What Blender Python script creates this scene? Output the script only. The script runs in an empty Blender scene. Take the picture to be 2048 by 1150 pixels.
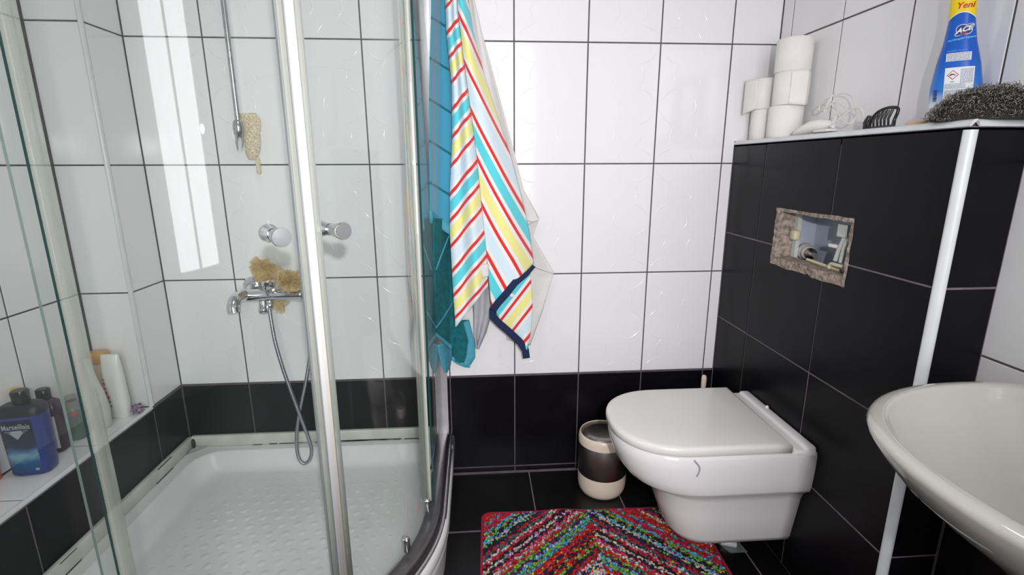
import bpy, bmesh, math, random
from mathutils import Vector, Matrix, noise
random.seed(7)
scene = bpy.context.scene
COL = scene.collection

# ------------------------------------------------------------------ camera
F_PX, PITCH, YAW, ROLL = 1014.1, math.radians(13.589), math.radians(3.960), math.radians(-0.185)
CAM = Vector((0.0, -1.8262, 1.2112))
FWD = Vector((math.sin(YAW)*math.cos(PITCH), math.cos(YAW)*math.cos(PITCH), -math.sin(PITCH)))
_r = Vector((math.cos(YAW), -math.sin(YAW), 0)); _u = _r.cross(FWD)
RGT = _r*math.cos(ROLL) + _u*math.sin(ROLL); UPV = -_r*math.sin(ROLL) + _u*math.cos(ROLL)
cd = bpy.data.cameras.new('camera'); cam = bpy.data.objects.new('camera', cd); COL.objects.link(cam)
cd.sensor_width = 36.0; cd.lens = F_PX/2048*36.0; cd.clip_start = 0.02
rot = Matrix((RGT, UPV, -FWD)).transposed()
cam.matrix_world = Matrix.Translation(CAM) @ rot.to_4x4()
scene.camera = cam

# ------------------------------------------------------------------ world, lights, exposure
world = bpy.data.worlds.new('world'); scene.world = world; world.use_nodes = True
bg = world.node_tree.nodes['Background']; bg.inputs[0].default_value = (0.75, 0.85, 1.0, 1); bg.inputs[1].default_value = 0.4
def light(name, kind, loc, target, energy, color=(1, 1, 1), **kw):
    l = bpy.data.lights.new(name, kind); l.energy = energy; l.color = color
    for k, v in kw.items(): setattr(l, k, v)
    o = bpy.data.objects.new(name, l); COL.objects.link(o); o.location = loc
    o.rotation_euler = (Vector(target)-Vector(loc)).to_track_quat('-Z', 'Y').to_euler(); return o
light('camera_flash', 'SPOT', (0.09, -2.05, 1.345), (0.04, 0.0, 0.90), 80, (1.0, 0.968, 0.985), spot_size=math.radians(96), spot_blend=1.0, shadow_soft_size=0.016)
light('window_daylight', 'AREA', (0.14, -3.03, 1.45), (0.14, 0.0, 1.35), 32, (0.98, 0.985, 1.0), shape='RECTANGLE', size=0.80, size_y=1.62)
light('ceiling_lamp_light', 'AREA', (-0.20, -0.95, 2.36), (-0.20, -0.95, 0), 4, (1.0, 0.97, 0.94), shape='DISK', size=0.36)
scene.view_settings.view_transform = 'Standard'; scene.view_settings.look = 'None'
scene.view_settings.gamma = 1.0; scene.view_settings.use_curve_mapping = False
scene.view_settings.exposure = 0.08

# ------------------------------------------------------------------ materials
def srgb(r, g, b):
    f = lambda c: ((c/255)/12.92 if c/255 <= .04045 else ((c/255+.055)/1.055)**2.4)
    return (f(r), f(g), f(b), 1)
def mat(name, color, rough=.4, metal=0., coat=0., noise_amt=0., noise_scale=20, bump=0., bump_scale=60, sss=0., ior=1.5, aniso=None, color2=None):
    m = bpy.data.materials.new(name); m.use_nodes = True; nt = m.node_tree; b = nt.nodes['Principled BSDF']
    b.inputs['Roughness'].default_value = rough; b.inputs['Metallic'].default_value = metal; b.inputs['IOR'].default_value = ior
    if coat: b.inputs['Coat Weight'].default_value = coat; b.inputs['Coat Roughness'].default_value = .05
    tc = nt.nodes.new('ShaderNodeTexCoord')
    if noise_amt or color2:
        n = nt.nodes.new('ShaderNodeTexNoise'); n.inputs['Scale'].default_value = noise_scale; n.inputs['Detail'].default_value = 4
        nt.links.new(tc.outputs['Object'], n.inputs['Vector'])
        mx = nt.nodes.new('ShaderNodeMix'); mx.data_type = 'RGBA'
        c2 = color2 if color2 else tuple(c*(1-noise_amt) for c in color[:3])+(1,)
        mx.inputs[6].default_value = color; mx.inputs[7].default_value = c2
        rp = nt.nodes.new('ShaderNodeMapRange'); rp.inputs[1].default_value = .35; rp.inputs[2].default_value = .65
        nt.links.new(n.outputs['Fac'], rp.inputs[0]); nt.links.new(rp.outputs[0], mx.inputs[0]); nt.links.new(mx.outputs[2], b.inputs['Base Color'])
    else: b.inputs['Base Color'].default_value = color
    if bump:
        n2 = nt.nodes.new('ShaderNodeTexNoise'); n2.inputs['Scale'].default_value = bump_scale; n2.inputs['Detail'].default_value = 3
        nt.links.new(tc.outputs['Object'], n2.inputs['Vector'])
        bp = nt.nodes.new('ShaderNodeBump'); bp.inputs['Strength'].default_value = bump; bp.inputs['Distance'].default_value = .004
        nt.links.new(n2.outputs['Fac'], bp.inputs['Height']); nt.links.new(bp.outputs[0], b.inputs['Normal'])
    if sss: b.inputs['Subsurface Weight'].default_value = sss; b.inputs['Subsurface Radius'].default_value = (.01, .01, .01)
    return m
def glass_mat(name, tint, ior=1.45, haze=0.02, haze_col=(.75, .8, .78, 1), haze_scale=6, rough=0.0, streak=True):
    m = bpy.data.materials.new(name); m.use_nodes = True; nt = m.node_tree; nt.nodes.clear()
    out = nt.nodes.new('ShaderNodeOutputMaterial'); tr = nt.nodes.new('ShaderNodeBsdfTransparent'); tr.inputs[0].default_value = tint
    gl = nt.nodes.new('ShaderNodeBsdfGlossy'); gl.inputs['Roughness'].default_value = rough
    fr = nt.nodes.new('ShaderNodeFresnel'); fr.inputs[0].default_value = ior
    df = nt.nodes.new('ShaderNodeBsdfDiffuse'); df.inputs[0].default_value = haze_col
    ge = nt.nodes.new('ShaderNodeNewGeometry'); io = nt.nodes.new('ShaderNodeMapRange'); io.inputs[3].default_value = ior; io.inputs[4].default_value = 1/ior
    nt.links.new(ge.outputs['Backfacing'], io.inputs[0]); nt.links.new(io.outputs[0], fr.inputs[0])
    m1 = nt.nodes.new('ShaderNodeMixShader'); m2 = nt.nodes.new('ShaderNodeMixShader')
    tc = nt.nodes.new('ShaderNodeTexCoord'); mp = nt.nodes.new('ShaderNodeMapping'); mp.inputs['Scale'].default_value = (haze_scale, haze_scale, haze_scale*.12 if streak else haze_scale)
    n = nt.nodes.new('ShaderNodeTexNoise'); n.inputs['Scale'].default_value = 1.0; n.inputs['Detail'].default_value = 5
    mr = nt.nodes.new('ShaderNodeMapRange'); mr.inputs[1].default_value = .3; mr.inputs[2].default_value = .75; mr.inputs[3].default_value = haze*.4; mr.inputs[4].default_value = haze*1.8
    L = nt.links.new
    L(tc.outputs['Object'], mp.inputs[0]); L(mp.outputs[0], n.inputs['Vector']); L(n.outputs['Fac'], mr.inputs[0])
    L(mr.outputs[0], m1.inputs[0]); L(tr.outputs[0], m1.inputs[1]); L(df.outputs[0], m1.inputs[2])
    L(fr.outputs[0], m2.inputs[0]); L(m1.outputs[0], m2.inputs[1]); L(gl.outputs[0], m2.inputs[2]); L(m2.outputs[0], out.inputs[0])
    return m
def attr_mat(name, stops, attr, rough=.9, bump=.5, bump_scale=500, trans=0.15, period=1.0, dist=.003):
    """colour ramp over fract(attr/period)"""
    m = bpy.data.materials.new(name); m.use_nodes = True; nt = m.node_tree; b = nt.nodes['Principled BSDF']; L = nt.links.new
    at_ = nt.nodes.new('ShaderNodeAttribute'); at_.attribute_name = attr
    dv = nt.nodes.new('ShaderNodeMath'); dv.operation = 'DIVIDE'; dv.inputs[1].default_value = period
    fr = nt.nodes.new('ShaderNodeMath'); fr.operation = 'FRACT'
    rp = nt.nodes.new('ShaderNodeValToRGB'); rp.color_ramp.interpolation = 'CONSTANT'
    els = rp.color_ramp.elements
    els[0].position = 0; els[0].color = stops[0][1]
    els[1].position = stops[1][0]; els[1].color = stops[1][1]
    for p_, c_ in stops[2:]:
        e = els.new(p_); e.color = c_
    L(at_.outputs['Fac'], dv.inputs[0]); L(dv.outputs[0], fr.inputs[0]); L(fr.outputs[0], rp.inputs[0]); L(rp.outputs[0], b.inputs['Base Color'])
    b.inputs['Roughness'].default_value = rough; b.inputs['Sheen Weight'].default_value = .3
    tc = nt.nodes.new('ShaderNodeTexCoord'); n2 = nt.nodes.new('ShaderNodeTexNoise'); n2.inputs['Scale'].default_value = bump_scale
    bp = nt.nodes.new('ShaderNodeBump'); bp.inputs['Strength'].default_value = bump; bp.inputs['Distance'].default_value = dist
    L(tc.outputs['Object'], n2.inputs['Vector']); L(n2.outputs['Fac'], bp.inputs['Height']); L(bp.outputs[0], b.inputs['Normal'])
    return m
def color_mat(name, attr='col', rough=.8):
    m = bpy.data.materials.new(name); m.use_nodes = True; nt = m.node_tree; b = nt.nodes['Principled BSDF']
    a = nt.nodes.new('ShaderNodeAttribute'); a.attribute_name = attr; nt.links.new(a.outputs['Color'], b.inputs['Base Color'])
    b.inputs['Roughness'].default_value = rough; return m

M = {}
M['tile_white'] = mat('glazed_white_tile', (.81, .805, .815, 1), .10, bump=.02, bump_scale=14, ior=1.5)
M['tile_black'] = mat('glazed_black_tile', (.0060, .0054, .0072, 1), .3, noise_amt=.35, noise_scale=9, bump=.03, bump_scale=16, ior=1.22)
M['floor_tile'] = mat('black_floor_tile', (.006, .0055, .0065, 1), .30, noise_amt=.4, noise_scale=12, bump=.06, bump_scale=120)
M['grout'] = mat('grey_grout', srgb(122, 112, 118), .9, noise_amt=.25, noise_scale=25, bump=.4, bump_scale=300)
M['grout_dark'] = mat('dark_grout', srgb(96, 88, 92), .9, noise_amt=.3, noise_scale=25, bump=.4, bump_scale=300)
M['paint'] = mat('white_wall_paint', (.62, .61, .60, 1), .8, noise_amt=.05, noise_scale=8, bump=.1, bump_scale=150)
M['plastic_trim'] = mat('white_plastic_trim', (.70, .72, .73, 1), .3, noise_amt=.08, noise_scale=15)
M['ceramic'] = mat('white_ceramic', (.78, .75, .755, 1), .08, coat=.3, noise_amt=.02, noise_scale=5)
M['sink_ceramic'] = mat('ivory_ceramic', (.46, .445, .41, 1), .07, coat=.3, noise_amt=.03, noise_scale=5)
M['seat_plastic'] = mat('toilet_seat_plastic', (.74, .715, .70, 1), .16, noise_amt=.02, noise_scale=4)
M['acrylic'] = mat('white_acrylic_tray', (.78, .785, .79, 1), .25, noise_amt=.06, noise_scale=7, bump=.05, bump_scale=90)
M['chrome'] = mat('chrome', (.80, .81, .82, 1), .06, metal=1.0)
M['chrome_worn'] = mat('worn_chrome', (.62, .64, .65, 1), .18, metal=1.0, noise_amt=.3, noise_scale=60)
M['hose_metal'] = mat('hose_metal', (.42, .44, .46, 1), .28, metal=1.0)
M['alu'] = mat('satin_aluminium', (.66, .65, .66, 1), .38, metal=1.0, noise_amt=.08, noise_scale=30)
M['rail_dark'] = mat('dark_satin_rail', (.20, .19, .20, 1), .42, metal=1.0, noise_amt=.15, noise_scale=20)
M['glass'] = glass_mat('shower_glass', (.955, .972, .962, 1), 1.40, haze=.009)
M['glass_edge'] = mat('green_glass_edge', (.012, .055, .05, 1), .1)
M['strip'] = mat('cream_magnet_strip', (.80, .76, .69, 1), .3, noise_amt=.08, noise_scale=20)
M['strip_clear'] = glass_mat('clear_plastic_strip', (.84, .86, .84, 1), 1.45, haze=.42, haze_col=(.74, .75, .68, 1), haze_scale=3)
M['strip_white'] = mat('white_magnet_strip', (.78, .79, .78, 1), .3)
M['gasket'] = mat('grey_gasket', (.28, .30, .30, 1), .4)
M['pale_edge'] = mat('pale_glass_edge', (.30, .38, .36, 1), .15)
M['caulk'] = mat('sealing_strip', (.70, .69, .64, 1), .4, noise_amt=.2, noise_scale=12)
M['mould'] = mat('mould_stain', (.06, .05, .03, 1), .8, noise_amt=.5, noise_scale=60)
M['steel_brushed'] = mat('brushed_steel', (.40, .365, .355, 1), .33, metal=1.0, noise_amt=.2, noise_scale=15)
M['cream'] = mat('cream_plastic', (.74, .63, .52, 1), .25)
M['paper'] = mat('tissue_paper', (.82, .79, .76, 1), .95, noise_amt=.03, noise_scale=30, bump=.35, bump_scale=220)
M['card'] = mat('cardboard', (.45, .33, .22, 1), .9, noise_amt=.1)
M['white_plastic'] = mat('white_plastic', (.78, .77, .74, 1), .28)
M['cable'] = mat('white_cable', (.70, .68, .64, 1), .45)
M['black_plastic'] = mat('black_plastic', (.012, .011, .012, 1), .22)
M['black_rubber'] = mat('black_rubber', (.02, .02, .02, 1), .6)
M['plaster'] = mat('rough_plaster', srgb(170, 158, 146), .95, color2=srgb(112, 98, 88), noise_scale=70, bump=1.0, bump_scale=160)
M['tank'] = mat('bluish_tank_plastic', srgb(178, 184, 200), .5, noise_amt=.05)
M['frame_plastic'] = mat('grey_white_frame', srgb(196, 200, 196), .45, noise_amt=.08)
M['yellowed'] = mat('yellowed_plastic', srgb(205, 198, 165), .5, noise_amt=.15)
M['valve'] = mat('grey_valve_plastic', srgb(175, 174, 168), .4)
M['navy'] = mat('navy_hem', srgb(28, 40, 78), .9, bump=.6, bump_scale=700)
M['white_cloth'] = mat('white_cotton', (.74, .72, .71, 1), .95, noise_amt=.06, noise_scale=12, bump=.5, bump_scale=500)
M['grey_cloth'] = mat('pale_grey_cotton', (.50, .50, .54, 1), .95, noise_amt=.15, noise_scale=30, bump=.5, bump_scale=400)
M['rug_base'] = mat('rug_backing', (.30, .01, .06, 1), .95, bump=.6, bump_scale=400)
M['yarn'] = color_mat('rug_yarn', 'col', .9)
M['net'] = mat('beige_net', (.80, .68, .47, 1), .9, noise_amt=.25, noise_scale=30, bump=.6, bump_scale=250)
M['mitt'] = mat('woven_mitt', (.82, .73, .55, 1), .95, color2=(.50, .40, .25, 1), noise_scale=190, bump=1.0, bump_scale=190)
M['steel_wool'] = mat('steel_wool', (.34, .31, .28, 1), .2, metal=1.0)
M['steel_core'] = mat('steel_wool_core', (.03, .028, .026, 1), .7, metal=.4, bump=1.0, bump_scale=200)
def flat(n, rgb, rough=.45): return mat(n, srgb(*rgb), rough)
M['sp_blue'] = None
M['print_white'] = flat('print_white', (225, 228, 232)); M['print_red'] = flat('print_red', (190, 25, 35)); M['print_navy'] = flat('print_navy', (40, 45, 115))
M['print_cyan'] = flat('print_cyan', (120, 200, 230)); M['print_grey'] = flat('print_grey', (130, 135, 160)); M['print_yellow'] = flat('print_yellow', (235, 205, 10)); M['print_black'] = flat('print_black', (30, 32, 36))
M['print_green'] = flat('print_green', (40, 150, 90)); M['print_silver'] = flat('print_silver', (158, 166, 176)); M['print_dark'] = flat('print_dark', (14, 18, 28))
M['orange'] = flat('orange_plastic', (225, 90, 20), .3); M['yellow'] = flat('yellow_plastic', (225, 175, 30), .3); M['gold'] = flat('amber_cap', (200, 150, 85), .25)
M['purple'] = mat('purple_elastic', srgb(70, 38, 66), .4, color2=srgb(190, 170, 190), noise_scale=120, bump=.8, bump_scale=200)
M['green_gel'] = glass_mat('green_gel', (.35, .62, .50, 1), 1.4, haze=.25, haze_col=(.15, .42, .30, 1), streak=False)
M['clear_plastic'] = glass_mat('clear_plastic', (.88, .89, .88, 1), 1.4, haze=.10, streak=False)

# ------------------------------------------------------------------ helpers
def at(px, py, Y=None, X=None, Z=None):
    d = FWD + RGT*((px-1024)/F_PX) - UPV*((py-575)/F_PX)
    if Y is not None: t = (Y-CAM.y)/d.y
    elif X is not None: t = (X-CAM.x)/d.x
    else: t = (Z-CAM.z)/d.z
    return CAM + d*t
def tag(o, label=None, cat=None, group=None, kind=None):
    if label: o['label'] = label
    if cat: o['category'] = cat
    if group: o['group'] = group
    if kind: o['kind'] = kind
    return o
ORG = {}
def thing(name, label, cat, loc=(0, 0, 0), group=None):
    o = bpy.data.objects.new(name, None); COL.objects.link(o); o.location = loc; o.empty_display_size = .05
    ORG[o.name] = Vector(loc); return tag(o, label, cat, group)
class B:
    """collects geometry in world coordinates; build() links ONE mesh object"""
    def __init__(s): s.v = []; s.f = []; s.sm = []; s.at = {}
    def add(s, vs, fs, smooth=False):
        n = len(s.v); s.v += [Vector(p) for p in vs]; s.f += [tuple(i+n for i in f) for f in fs]; s.sm += [smooth]*len(fs); return s
    def box(s, a, b):
        (x0, y0, z0), (x1, y1, z1) = a, b
        return s.add([(x0,y0,z0),(x1,y0,z0),(x1,y1,z0),(x0,y1,z0),(x0,y0,z1),(x1,y0,z1),(x1,y1,z1),(x0,y1,z1)],
                     [(0,3,2,1),(4,5,6,7),(0,1,5,4),(1,2,6,5),(2,3,7,6),(3,0,4,7)])
    def rbox(s, a, b, r, seg=2, mtx=None):
        bm = bmesh.new(); bmesh.ops.create_cube(bm, size=1)
        c = (Vector(a)+Vector(b))/2; d = Vector(b)-Vector(a)
        for v in bm.verts: v.co = Vector((v.co.x*d.x, v.co.y*d.y, v.co.z*d.z))
        bmesh.ops.bevel(bm, geom=bm.edges[:]+bm.verts[:], offset=r, segments=seg, profile=.5, affect='EDGES')
        vs = [(mtx @ v.co if mtx else v.co)+c for v in bm.verts]; bm.verts.index_update()
        fs = [tuple(v.index for v in f.verts) for f in bm.faces]; bm.free(); return s.add(vs, fs, True)
    def loft(s, rings, cap0=True, cap1=True, closed=True, smooth=True):
        n = len(rings[0]); vs = [p for r in rings for p in r]; fs = []
        for k in range(len(rings)-1):
            for i in range(n if closed else n-1):
                j = (i+1) % n; fs.append((k*n+i, k*n+j, (k+1)*n+j, (k+1)*n+i))
        s.add(vs, fs, smooth)
        if cap0: s.add(rings[0], [tuple(range(n-1, -1, -1))])
        if cap1: s.add(rings[-1], [tuple(range(n))])
        return s
    def lathe(s, prof, o=(0, 0, 0), ax=(0, 0, 1), n=32, cap0=True, cap1=True, smooth=True):
        ax = Vector(ax).normalized(); t = Vector((1, 0, 0)) if abs(ax.x) < .9 else Vector((0, 1, 0)); u = ax.cross(t).normalized(); w = ax.cross(u); o = Vector(o)
        rings = [[o+ax*h+(u*math.cos(2*math.pi*i/n)+w*math.sin(2*math.pi*i/n))*r for i in range(n)] for r, h in prof]
        return s.loft(rings, cap0 and prof[0][0] > 1e-5, cap1 and prof[-1][0] > 1e-5, True, smooth)
    def cyl(s, p0, p1, r0, r1=None, n=20):
        p0 = Vector(p0); p1 = Vector(p1); r1 = r0 if r1 is None else r1
        return s.lathe([(r0, 0), (r1, (p1-p0).length)], p0, p1-p0, n)
    def tube(s, path, r, n=8, closed=False, caps=True):
        P = [Vector(p) for p in path]; rings = []; m = len(P)
        rr = r if callable(r) else (lambda t: r)
        T = [((P[(i+1) % m]-P[(i-1) % m]) if closed else (P[min(i+1, m-1)]-P[max(i-1, 0)])).normalized() for i in range(m)]
        t0 = T[0]; u = t0.orthogonal().normalized()
        for i in range(m):
            u = (u - T[i]*u.dot(T[i])); u = u.normalized() if u.length > 1e-6 else T[i].orthogonal().normalized()
            w = T[i].cross(u); q = rr(i/max(1, m-1))
            rings.append([P[i]+(u*math.cos(2*math.pi*k/n)+w*math.sin(2*math.pi*k/n))*q for k in range(n)])
        if closed: rings.append(rings[0])
        return s.loft(rings, caps and not closed, caps and not closed)
    def sphere(s, c, r, n=16, sc=(1, 1, 1)):
        c = Vector(c); rings = []
        for k in range(1, n//2):
            a = math.pi*k/(n//2); rings.append([c+Vector((r*math.sin(a)*math.cos(2*math.pi*i/n)*sc[0], r*math.sin(a)*math.sin(2*math.pi*i/n)*sc[1], r*math.cos(a)*sc[2])) for i in range(n)])
        s.loft(rings); return s
    def grid(s, fn, nu, nv, smooth=True):
        vs = [fn(i/nu, j/nv) for j in range(nv+1) for i in range(nu+1)]
        fs = [(j*(nu+1)+i, j*(nu+1)+i+1, (j+1)*(nu+1)+i+1, (j+1)*(nu+1)+i) for j in range(nv) for i in range(nu)]
        return s.add(vs, fs, smooth)
    def prism(s, poly, d):
        n = len(poly); d = Vector(d); a = [Vector(p) for p in poly]; b = [p+d for p in a]
        return s.add(a+b, [tuple(range(n-1, -1, -1)), tuple(range(n, 2*n))]+[(i, (i+1) % n, n+(i+1) % n, n+i) for i in range(n)])
    def build(s, name, m, parent=None, org=None, fix=True):
        o0 = ORG.get(parent.name, Vector((0, 0, 0))) if parent else (Vector(org) if org else Vector((0, 0, 0)))
        me = bpy.data.meshes.new(name); me.from_pydata([p-o0 for p in s.v], [], s.f)
        me.polygons.foreach_set('use_smooth', s.sm)
        for an, (typ, vals) in s.at.items():
            a = me.attributes.new(an, typ, 'POINT')
            if typ == 'FLOAT': a.data.foreach_set('value', vals)
            else: a.data.foreach_set('color', [c for q in vals for c in q])
        if fix:
            bm = bmesh.new(); bm.from_mesh(me); bmesh.ops.recalc_face_normals(bm, faces=bm.faces[:]); bm.to_mesh(me); bm.free()
        me.materials.append(m); o = bpy.data.objects.new(name, me); COL.objects.link(o)
        if parent: o.parent = parent; ORG[o.name] = o0
        else: o.location = o0; ORG[o.name] = o0
        return o
def link_copy(me, name, parent, loc):
    o = bpy.data.objects.new(name, me); COL.objects.link(o); o.parent = parent; o.location = Vector(loc)-ORG[parent.name]
    ORG[o.name] = Vector(loc); return o
def catmull(P, k=8):
    P = [Vector(p) for p in P]; out = []
    for i in range(len(P)-1):
        a, b, c, d = P[max(i-1, 0)], P[i], P[i+1], P[min(i+2, len(P)-1)]
        for j in range(k):
            t = j/k; out.append(.5*((2*b)+(c-a)*t+(2*a-5*b+4*c-d)*t*t+(3*b-a-3*c+d)*t**3))
    return out+[P[-1]]
def poly_at(pts, t):
    """point at parameter t in 0..1 along a polyline of tuples, by index"""
    f = t*(len(pts)-1); i = min(int(f), len(pts)-2); q = f-i
    return tuple(a+(b-a)*q for a, b in zip(pts[i], pts[i+1]))

# ------------------------------------------------------------------ room dimensions
XL, XLL, YP = -1.1055, -1.2603, -0.175       # ledge front / left wall / pillar front
XR, XB, YB = 1.0543, 0.9276, -0.8955         # right wall / cistern box front / cistern box side
ZB, H = 0.4208, 0.3967                       # top of black row, white tile pitch
ZTOP, YR = 2.42, -3.0                        # ceiling, wall behind the camera
X0 = 0.886; WT = .25
GAP = .0045

# ------------------------------------------------------------------ tiles
TM = {}
def tile_mesh(w, h, u, v, n, m, key):
    k = (round(w, 4), round(h, 4), key, m.name)
    if k in TM: return TM[k]
    ch = .0012; t = .0018; bt = .004
    def ring(ins, d): return [u*(sx*(w/2-ins))+v*(sy*(h/2-ins))+n*d for sx, sy in ((-1,-1),(1,-1),(1,1),(-1,1))]
    rings = [ring(0, -bt), ring(0, -ch), ring(ch, 0)]
    vs = [p for r in rings for p in r]; fs = [(8, 9, 10, 11)]
    for a in range(2):
        for i in range(4): j = (i+1) % 4; fs.append((a*4+i, a*4+j, a*4+4+j, a*4+4+i))
    me = bpy.data.meshes.new('tile'); me.from_pydata(vs, [], fs)
    me.materials.append(m); me.validate(); TM[k] = me; return me
RELIEF = [((.02,.04),(.13,.13),(.30,.16)), ((.30,.16),(.21,.255),(.30,.35)), ((.30,.36),(.13,.40),(.02,.50)), ((.02,.54),(.13,.63),(.30,.67)),
          ((.30,.67),(.21,.765),(.30,.86)), ((.30,.86),(.13,.90),(.02,.96)), ((.62,.26),(.59,.31),(.66,.36)), ((.49,.42),(.56,.52),(.48,.61)),
          ((.66,.66),(.59,.755),(.66,.85)), ((.48,.90),(.54,.94),(.55,.975))]
def relief_mesh(w, h, u, v, n, m, mirror, key):
    k = ('relief', round(w, 3), round(h, 3), mirror, key, m.name)
    if k in TM: return TM[k]
    vs, fs = [], []
    for a, b, c in RELIEF:
        K = 9; base = len(vs); pts = []
        for i in range(K+1):
            t = i/K; q = tuple((1-t)**2*a[d]+2*t*(1-t)*(2*b[d]-.5*a[d]-.5*c[d])+t*t*c[d] for d in (0, 1))
            uu = (q[0]-.5) if not mirror else (.5-q[0]); pts.append(Vector((uu*w, (.5-q[1])*h)))
        for i, q in enumerate(pts):
            d = (pts[min(i+1, K)]-pts[max(i-1, 0)]).normalized(); nn = Vector((-d.y, d.x)); wd = .0022*math.sin(math.pi*(i+.35)/(K+.7))
            hh = .0011*math.sin(math.pi*(i+.35)/(K+.7))
            for off, ht in ((-wd*1.3, -.0001), (-wd*.5, hh*.8), (wd*.2, hh), (wd*1.3, -.0001)): vs.append(u*(q.x+nn.x*off)+v*(q.y+nn.y*off)+n*ht)
        for i in range(K):
            for j in range(3): fs.append((base+i*4+j, base+i*4+j+1, base+i*4+j+5, base+i*4+j+4))
    me = bpy.data.meshes.new('relief'); me.from_pydata(vs, [], fs); me.polygons.foreach_set('use_smooth', [True]*len(fs)); me.materials.append(m); TM[k] = me; return me
def tiles(parent, o, u, v, n, us, vs_, m, key, relief=None, skip=None, gap=GAP, jitter=.0004):
    """us, vs_: joint positions along u and v, measured from o"""
    o = Vector(o); u = Vector(u); v = Vector(v); n = Vector(n)
    for i in range(len(us)-1):
        for j in range(len(vs_)-1):
            a0, a1, b0, b1 = us[i]+gap/2, us[i+1]-gap/2, vs_[j]+gap/2, vs_[j+1]-gap/2
            if a1-a0 < .006 or b1-b0 < .006: continue
            if skip and skip((us[i]+us[i+1])/2, (vs_[j]+vs_[j+1])/2): continue
            me = tile_mesh(a1-a0, b1-b0, u, v, n, m, key)
            t = link_copy(me, 'tile', parent, o+u*((a0+a1)/2)+v*((b0+b1)/2)+n*random.uniform(-jitter, jitter))
            if relief and a1-a0 > .2 and b1-b0 > .3 and relief(i, j):
                r = bpy.data.objects.new('relief', relief_mesh(a1-a0, b1-b0, u, v, n, m, relief(i, j) == 2, key)); COL.objects.link(r); r.parent = t
def cuts(a, b, start, step):
    out = [a]; k = math.ceil((a-start)/step+1e-6)
    while start+k*step < b-1e-4:
        if start+k*step > a+1e-4: out.append(start+k*step)
        k += 1
    return out+[b]
GR = .0016   # grout depth below tile face
# ---- floor
fl = B().box((XLL-.1, YR-.1, -.12), (XR+.1, .1, -GR)).build('floor', M['grout']); tag(fl, 'black tiled bathroom floor with pale grout lines', 'floor', kind='structure')
tiles(fl, (0, 0, 0), (1, 0, 0), (0, 1, 0), (0, 0, 1), cuts(-.14, XR, .192, .325), cuts(YR, 0, -.3386, .330), M['floor_tile'], 'f')
tiles(fl, (0, 0, 0), (1, 0, 0), (0, 1, 0), (0, 0, 1), cuts(XL, -.14, .192, .325), cuts(YR, -1.0, -.3386, .330), M['floor_tile'], 'f')
# ---- back wall
wb = B().box((XLL-.1, GR, -.1), (XR+.1, .12, ZTOP+.1)).build('wall_back', M['grout_dark']); tag(wb, 'white tiled back wall with black bottom row', 'wall', kind='structure')
rows_w = [ZB+H*k for k in range(0, 6)]+[ZTOP]
cbw = cuts(XL, XB, X0, WT)
tiles(wb, (0, 0, 0), (1, 0, 0), (0, 0, 1), (0, -1, 0), cbw, [.024, ZB-.004], M['tile_black'], 'b')
tiles(wb, (0, 0, 0), (1, 0, 0), (0, 0, 1), (0, -1, 0), cuts(-.114, XB, X0, WT), [0, .023], M['tile_black'], 'b')
rel = lambda i, j: 2 if (i % 2 == 0) else 1
tiles(wb, (0, 0, 0), (1, 0, 0), (0, 0, 1), (0, -1, 0), cuts(XL, X0, X0, WT), rows_w, M['tile_white'], 'b', rel)
tiles(wb, (0, 0, 0), (1, 0, 0), (0, 0, 1), (0, -1, 0), [X0, XB], rows_w[:3], M['tile_white'], 'b')
g_ = GAP/2
lt = B().prism([(x, 0, z) for x, z in ((X0+g_, rows_w[2]+g_), (XB-g_, rows_w[2]+g_), (XB-g_, 1.2891+g_), (XR-g_, 1.2891+g_), (XR-g_, rows_w[3]-g_), (X0+g_, rows_w[3]-g_))], (0, .004, 0)).build('tile', M['tile_white'], wb)
tag(lt, 'white tile notched around the cistern box corner')
tiles(wb, (0, 0, 0), (1, 0, 0), (0, 0, 1), (0, -1, 0), [X0, XR], rows_w[3:], M['tile_white'], 'b')
# ---- right wall
wr = B().box((XR+GR, YR-.1, -.1), (XR+.12, GR, ZTOP+.1)).build('wall_right', M['grout_dark']); tag(wr, 'white tiled right wall with black bottom row behind washbasin', 'wall', kind='structure')
ry = sorted(cuts(YR, 0, -.3095, WT))
tiles(wr, (XR, 0, 0), (0, 1, 0), (0, 0, 1), (-1, 0, 0), ry, rows_w, M['tile_white'], 'r', skip=lambda a, b: a > YB+.13 and b < 1.25)
tiles(wr, (XR, 0, 0), (0, 1, 0), (0, 0, 1), (-1, 0, 0), cuts(YR, YB, -.3095, WT), [0, ZB-.004], M['tile_black'], 'r')
# ---- left wall, pillar and ledge
wl = B().box((XLL-.12, YR-.1, -.1), (XLL-GR, GR, ZTOP+.1)).build('wall_left', M['grout_dark']); tag(wl, 'white tiled left wall behind the bottle ledge', 'wall', kind='structure')
tiles(wl, (XLL, 0, 0), (0, 1, 0), (0, 0, 1), (1, 0, 0), cuts(YR, YP, -.43, WT), rows_w, M['tile_white'], 'l')
wp = B().box((XLL-.02, YP+GR, ZB-.02), (XL-GR, .02, ZTOP+.05)).build('wall_pillar', M['grout_dark']); tag(wp, 'white tiled pillar in the shower corner', 'wall', kind='structure')
tiles(wp, (XL, 0, 0), (0, 1, 0), (0, 0, 1), (1, 0, 0), [YP, 0], rows_w, M['tile_white'], 'l')
tiles(wp, (0, YP, 0), (1, 0, 0), (0, 0, 1), (0, -1, 0), [XLL, XL-.004], rows_w, M['tile_white'], 'b')
wg = B().box((XLL-.02, YR-.05, -.05), (XL-GR, .02, ZB-.010)).build('wall_ledge', M['grout']); tag(wg, 'low black tiled ledge with white tiled top along the shower', 'ledge', kind='structure')
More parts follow.
